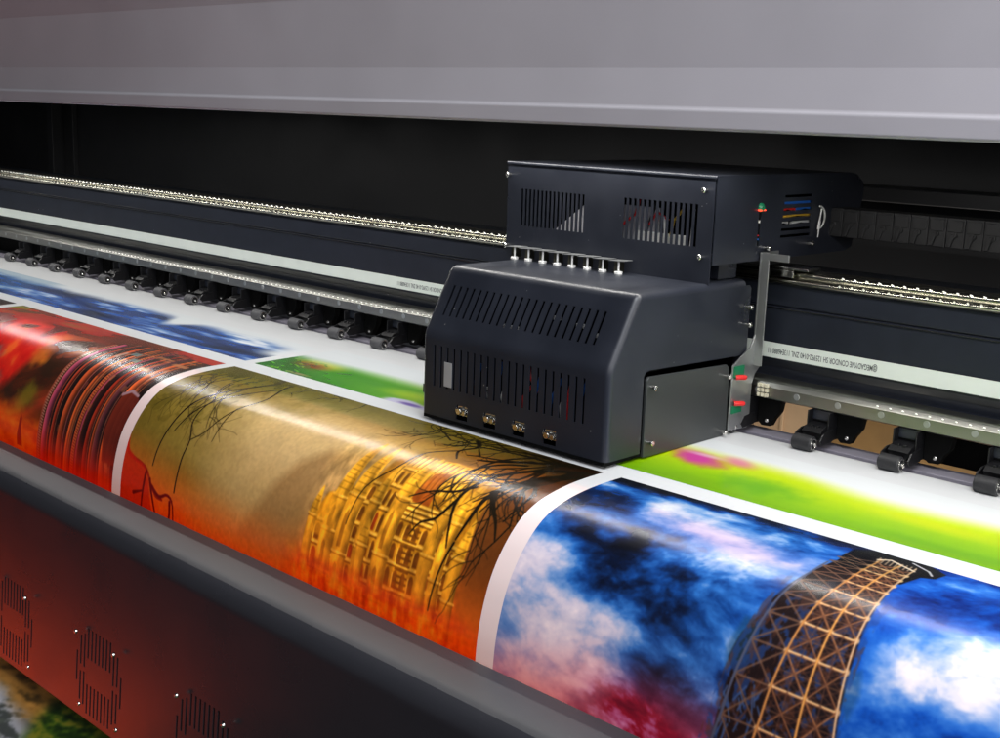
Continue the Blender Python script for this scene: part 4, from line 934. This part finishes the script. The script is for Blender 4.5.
# ------------------------------------------------------------------ things behind, below
bx = MB(); bx.box(-1.85, -1.345, 2.45, 2.75, -1.30, .02); bx.box(-1.43, -1.42, 2.4445, 2.4495, -1.3, .018); bx.box(-1.50, -1.495, 2.4445, 2.4495, -1.3, .018)
bo = bx.build('cardboard_box', mat('pale cardboard', (.58, .40, .24), .7, var=.12, vscale=9), None, bevel=.003); tag(bo, 'pale tan board glimpsed under the beam just right of the carriage', 'box')
bx = MB(); bx.box(-1.335, -.75, 2.47, 2.8, -1.30, .01); bo = bx.build('cardboard_box', mat('brown cardboard', (.26, .15, .05), .7, var=.2, vscale=9), None, bevel=.003); tag(bo, 'darker brown board glimpsed under the beam further right', 'box')
fl = MB(); fl.box(-9, 5, -4, 6, -1.32, -1.30); fo = fl.build('floor', M['floor'], None); fo['kind'] = 'structure'
wl = MB(); wl.box(-9, 5, 3.6, 3.7, -1.30, 3.0); wo = wl.build('wall', mat('grey wall', (.12, .12, .13), .7), None); wo['kind'] = 'structure'
# sheet already collected under the front cover
p = paint_collected()
me_v, me_f, uv = [], [], []
cp = [(1.02, -.50), (.975, -.545), (.95, -.566), (.90, -.603), (.82, -.665), (.74, -.735), (.68, -.81), (.65, -.92), (.645, -1.05)]
ca = np.array(cp); cs = np.concatenate([[0], np.cumsum(np.hypot(*np.diff(ca, axis=0).T))]); cs = cs-cs[2]
for x in (p.x0, (p.x0+p.x1)/2, p.x1):
    for (y, z), s in zip(cp, cs): me_v.append((x, y, z)); uv.append(((x-p.x0)/(p.x1-p.x0), 1-s/.56))
for i in range(2):
    for j in range(len(cp)-1): q = i*len(cp)+j; me_f.append((q, q+1, q+len(cp)+1, q+len(cp)))
m = bpy.data.meshes.new('collected_print'); m.from_pydata(me_v, [], me_f); ul = m.uv_layers.new(name='UVMap')
for lp in m.loops: ul.data[lp.index].uv = uv[lp.vertex_index]
m.materials.append(vinyl('vinyl collected', p.save('collected print'), .35, 0.)); m.polygons.foreach_set('use_smooth', [True]*len(m.polygons))
o = bpy.data.objects.new('printed_sheet', m); COL.objects.link(o)
tag(o, 'white, brown and green streaked printed sheet in the bottom left corner below the cover', 'printed sheet')

# ------------------------------------------------------------------ lights
def area(name, loc, target, sx, sy, power, col=(1, 1, 1)):
    l = bpy.data.lights.new(name, 'AREA'); l.shape = 'RECTANGLE'; l.size = sx; l.size_y = sy; l.energy = power; l.color = col
    o = bpy.data.objects.new(name, l); COL.objects.link(o); o.location = loc
    d = (Vector(target)-Vector(loc)).normalized(); o.rotation_euler = d.to_track_quat('-Z', 'Y').to_euler()
    return o
area('ceiling_lamp', (.3, .95, 2.6), (-1.4, 1.1, 0), 2.6, 1.0, 128, (.94, .97, 1.0))
area('strip_lamp', (-1.80, 1.523, .4828), (-1.80, 1.523, 0), 5.3, .010, 13, (1., .975, .93))
area('side_lamp', (1.9, .7, .8), (-1.0, 1.5, .1), 1.0, 1.0, 17, (.96, .98, 1.0))
area('front_lamp', (1.2, -1.4, 1.7), (-2.0, 1.2, 0), 2.6, 1.6, 30, (.97, .95, 1.0))
# orange lamp added low in front for a red sheen; heater behind the sheet
area('sheen_lamp', (-3.95, .42, -.97), (-3.95, .92, -.55), 3.0, .18, 3.6, (1.0, .065, .004))
area('sheet_heater', (-1.6, 1.115, -.36), (-1.6, 1.10, 0), 4.5, .03, 17, (1.0, .20, .03))
area('gap_lamp', (-.9, 2.0, -.8), (-1.0, 2.45, -.15), .8, .3, 7, (1, .93, .85))

# ------------------------------------------------------------------ camera and world
w = bpy.data.worlds.new('World'); SC.world = w; w.use_nodes = True
bgn = w.node_tree.nodes['Background']; bgn.inputs[0].default_value = (.55, .58, .65, 1); bgn.inputs[1].default_value = .06
Rm = [[0.7189, 0.1665, -0.6749], [0.6944, -0.1267, 0.7084], [0.0324, -0.9779, -0.2067]]   # rows: world axes; columns: right, down, forward
cam = bpy.data.cameras.new('camera'); co = bpy.data.objects.new('camera', cam); COL.objects.link(co)
m4 = Matrix(((Rm[0][0], -Rm[0][1], -Rm[0][2], 0), (Rm[1][0], -Rm[1][1], -Rm[1][2], 0), (Rm[2][0], -Rm[2][1], -Rm[2][2], .5), (0, 0, 0, 1)))
co.matrix_world = m4; cam.sensor_width = 36; cam.lens = 36*1224.2/1000; cam.clip_start = .02; cam.clip_end = 100
cam.dof.use_dof = False
SC.camera = co
SC.view_settings.view_transform = 'Standard'; SC.view_settings.look = 'None'; SC.view_settings.exposure = 0.28; SC.view_settings.gamma = 1
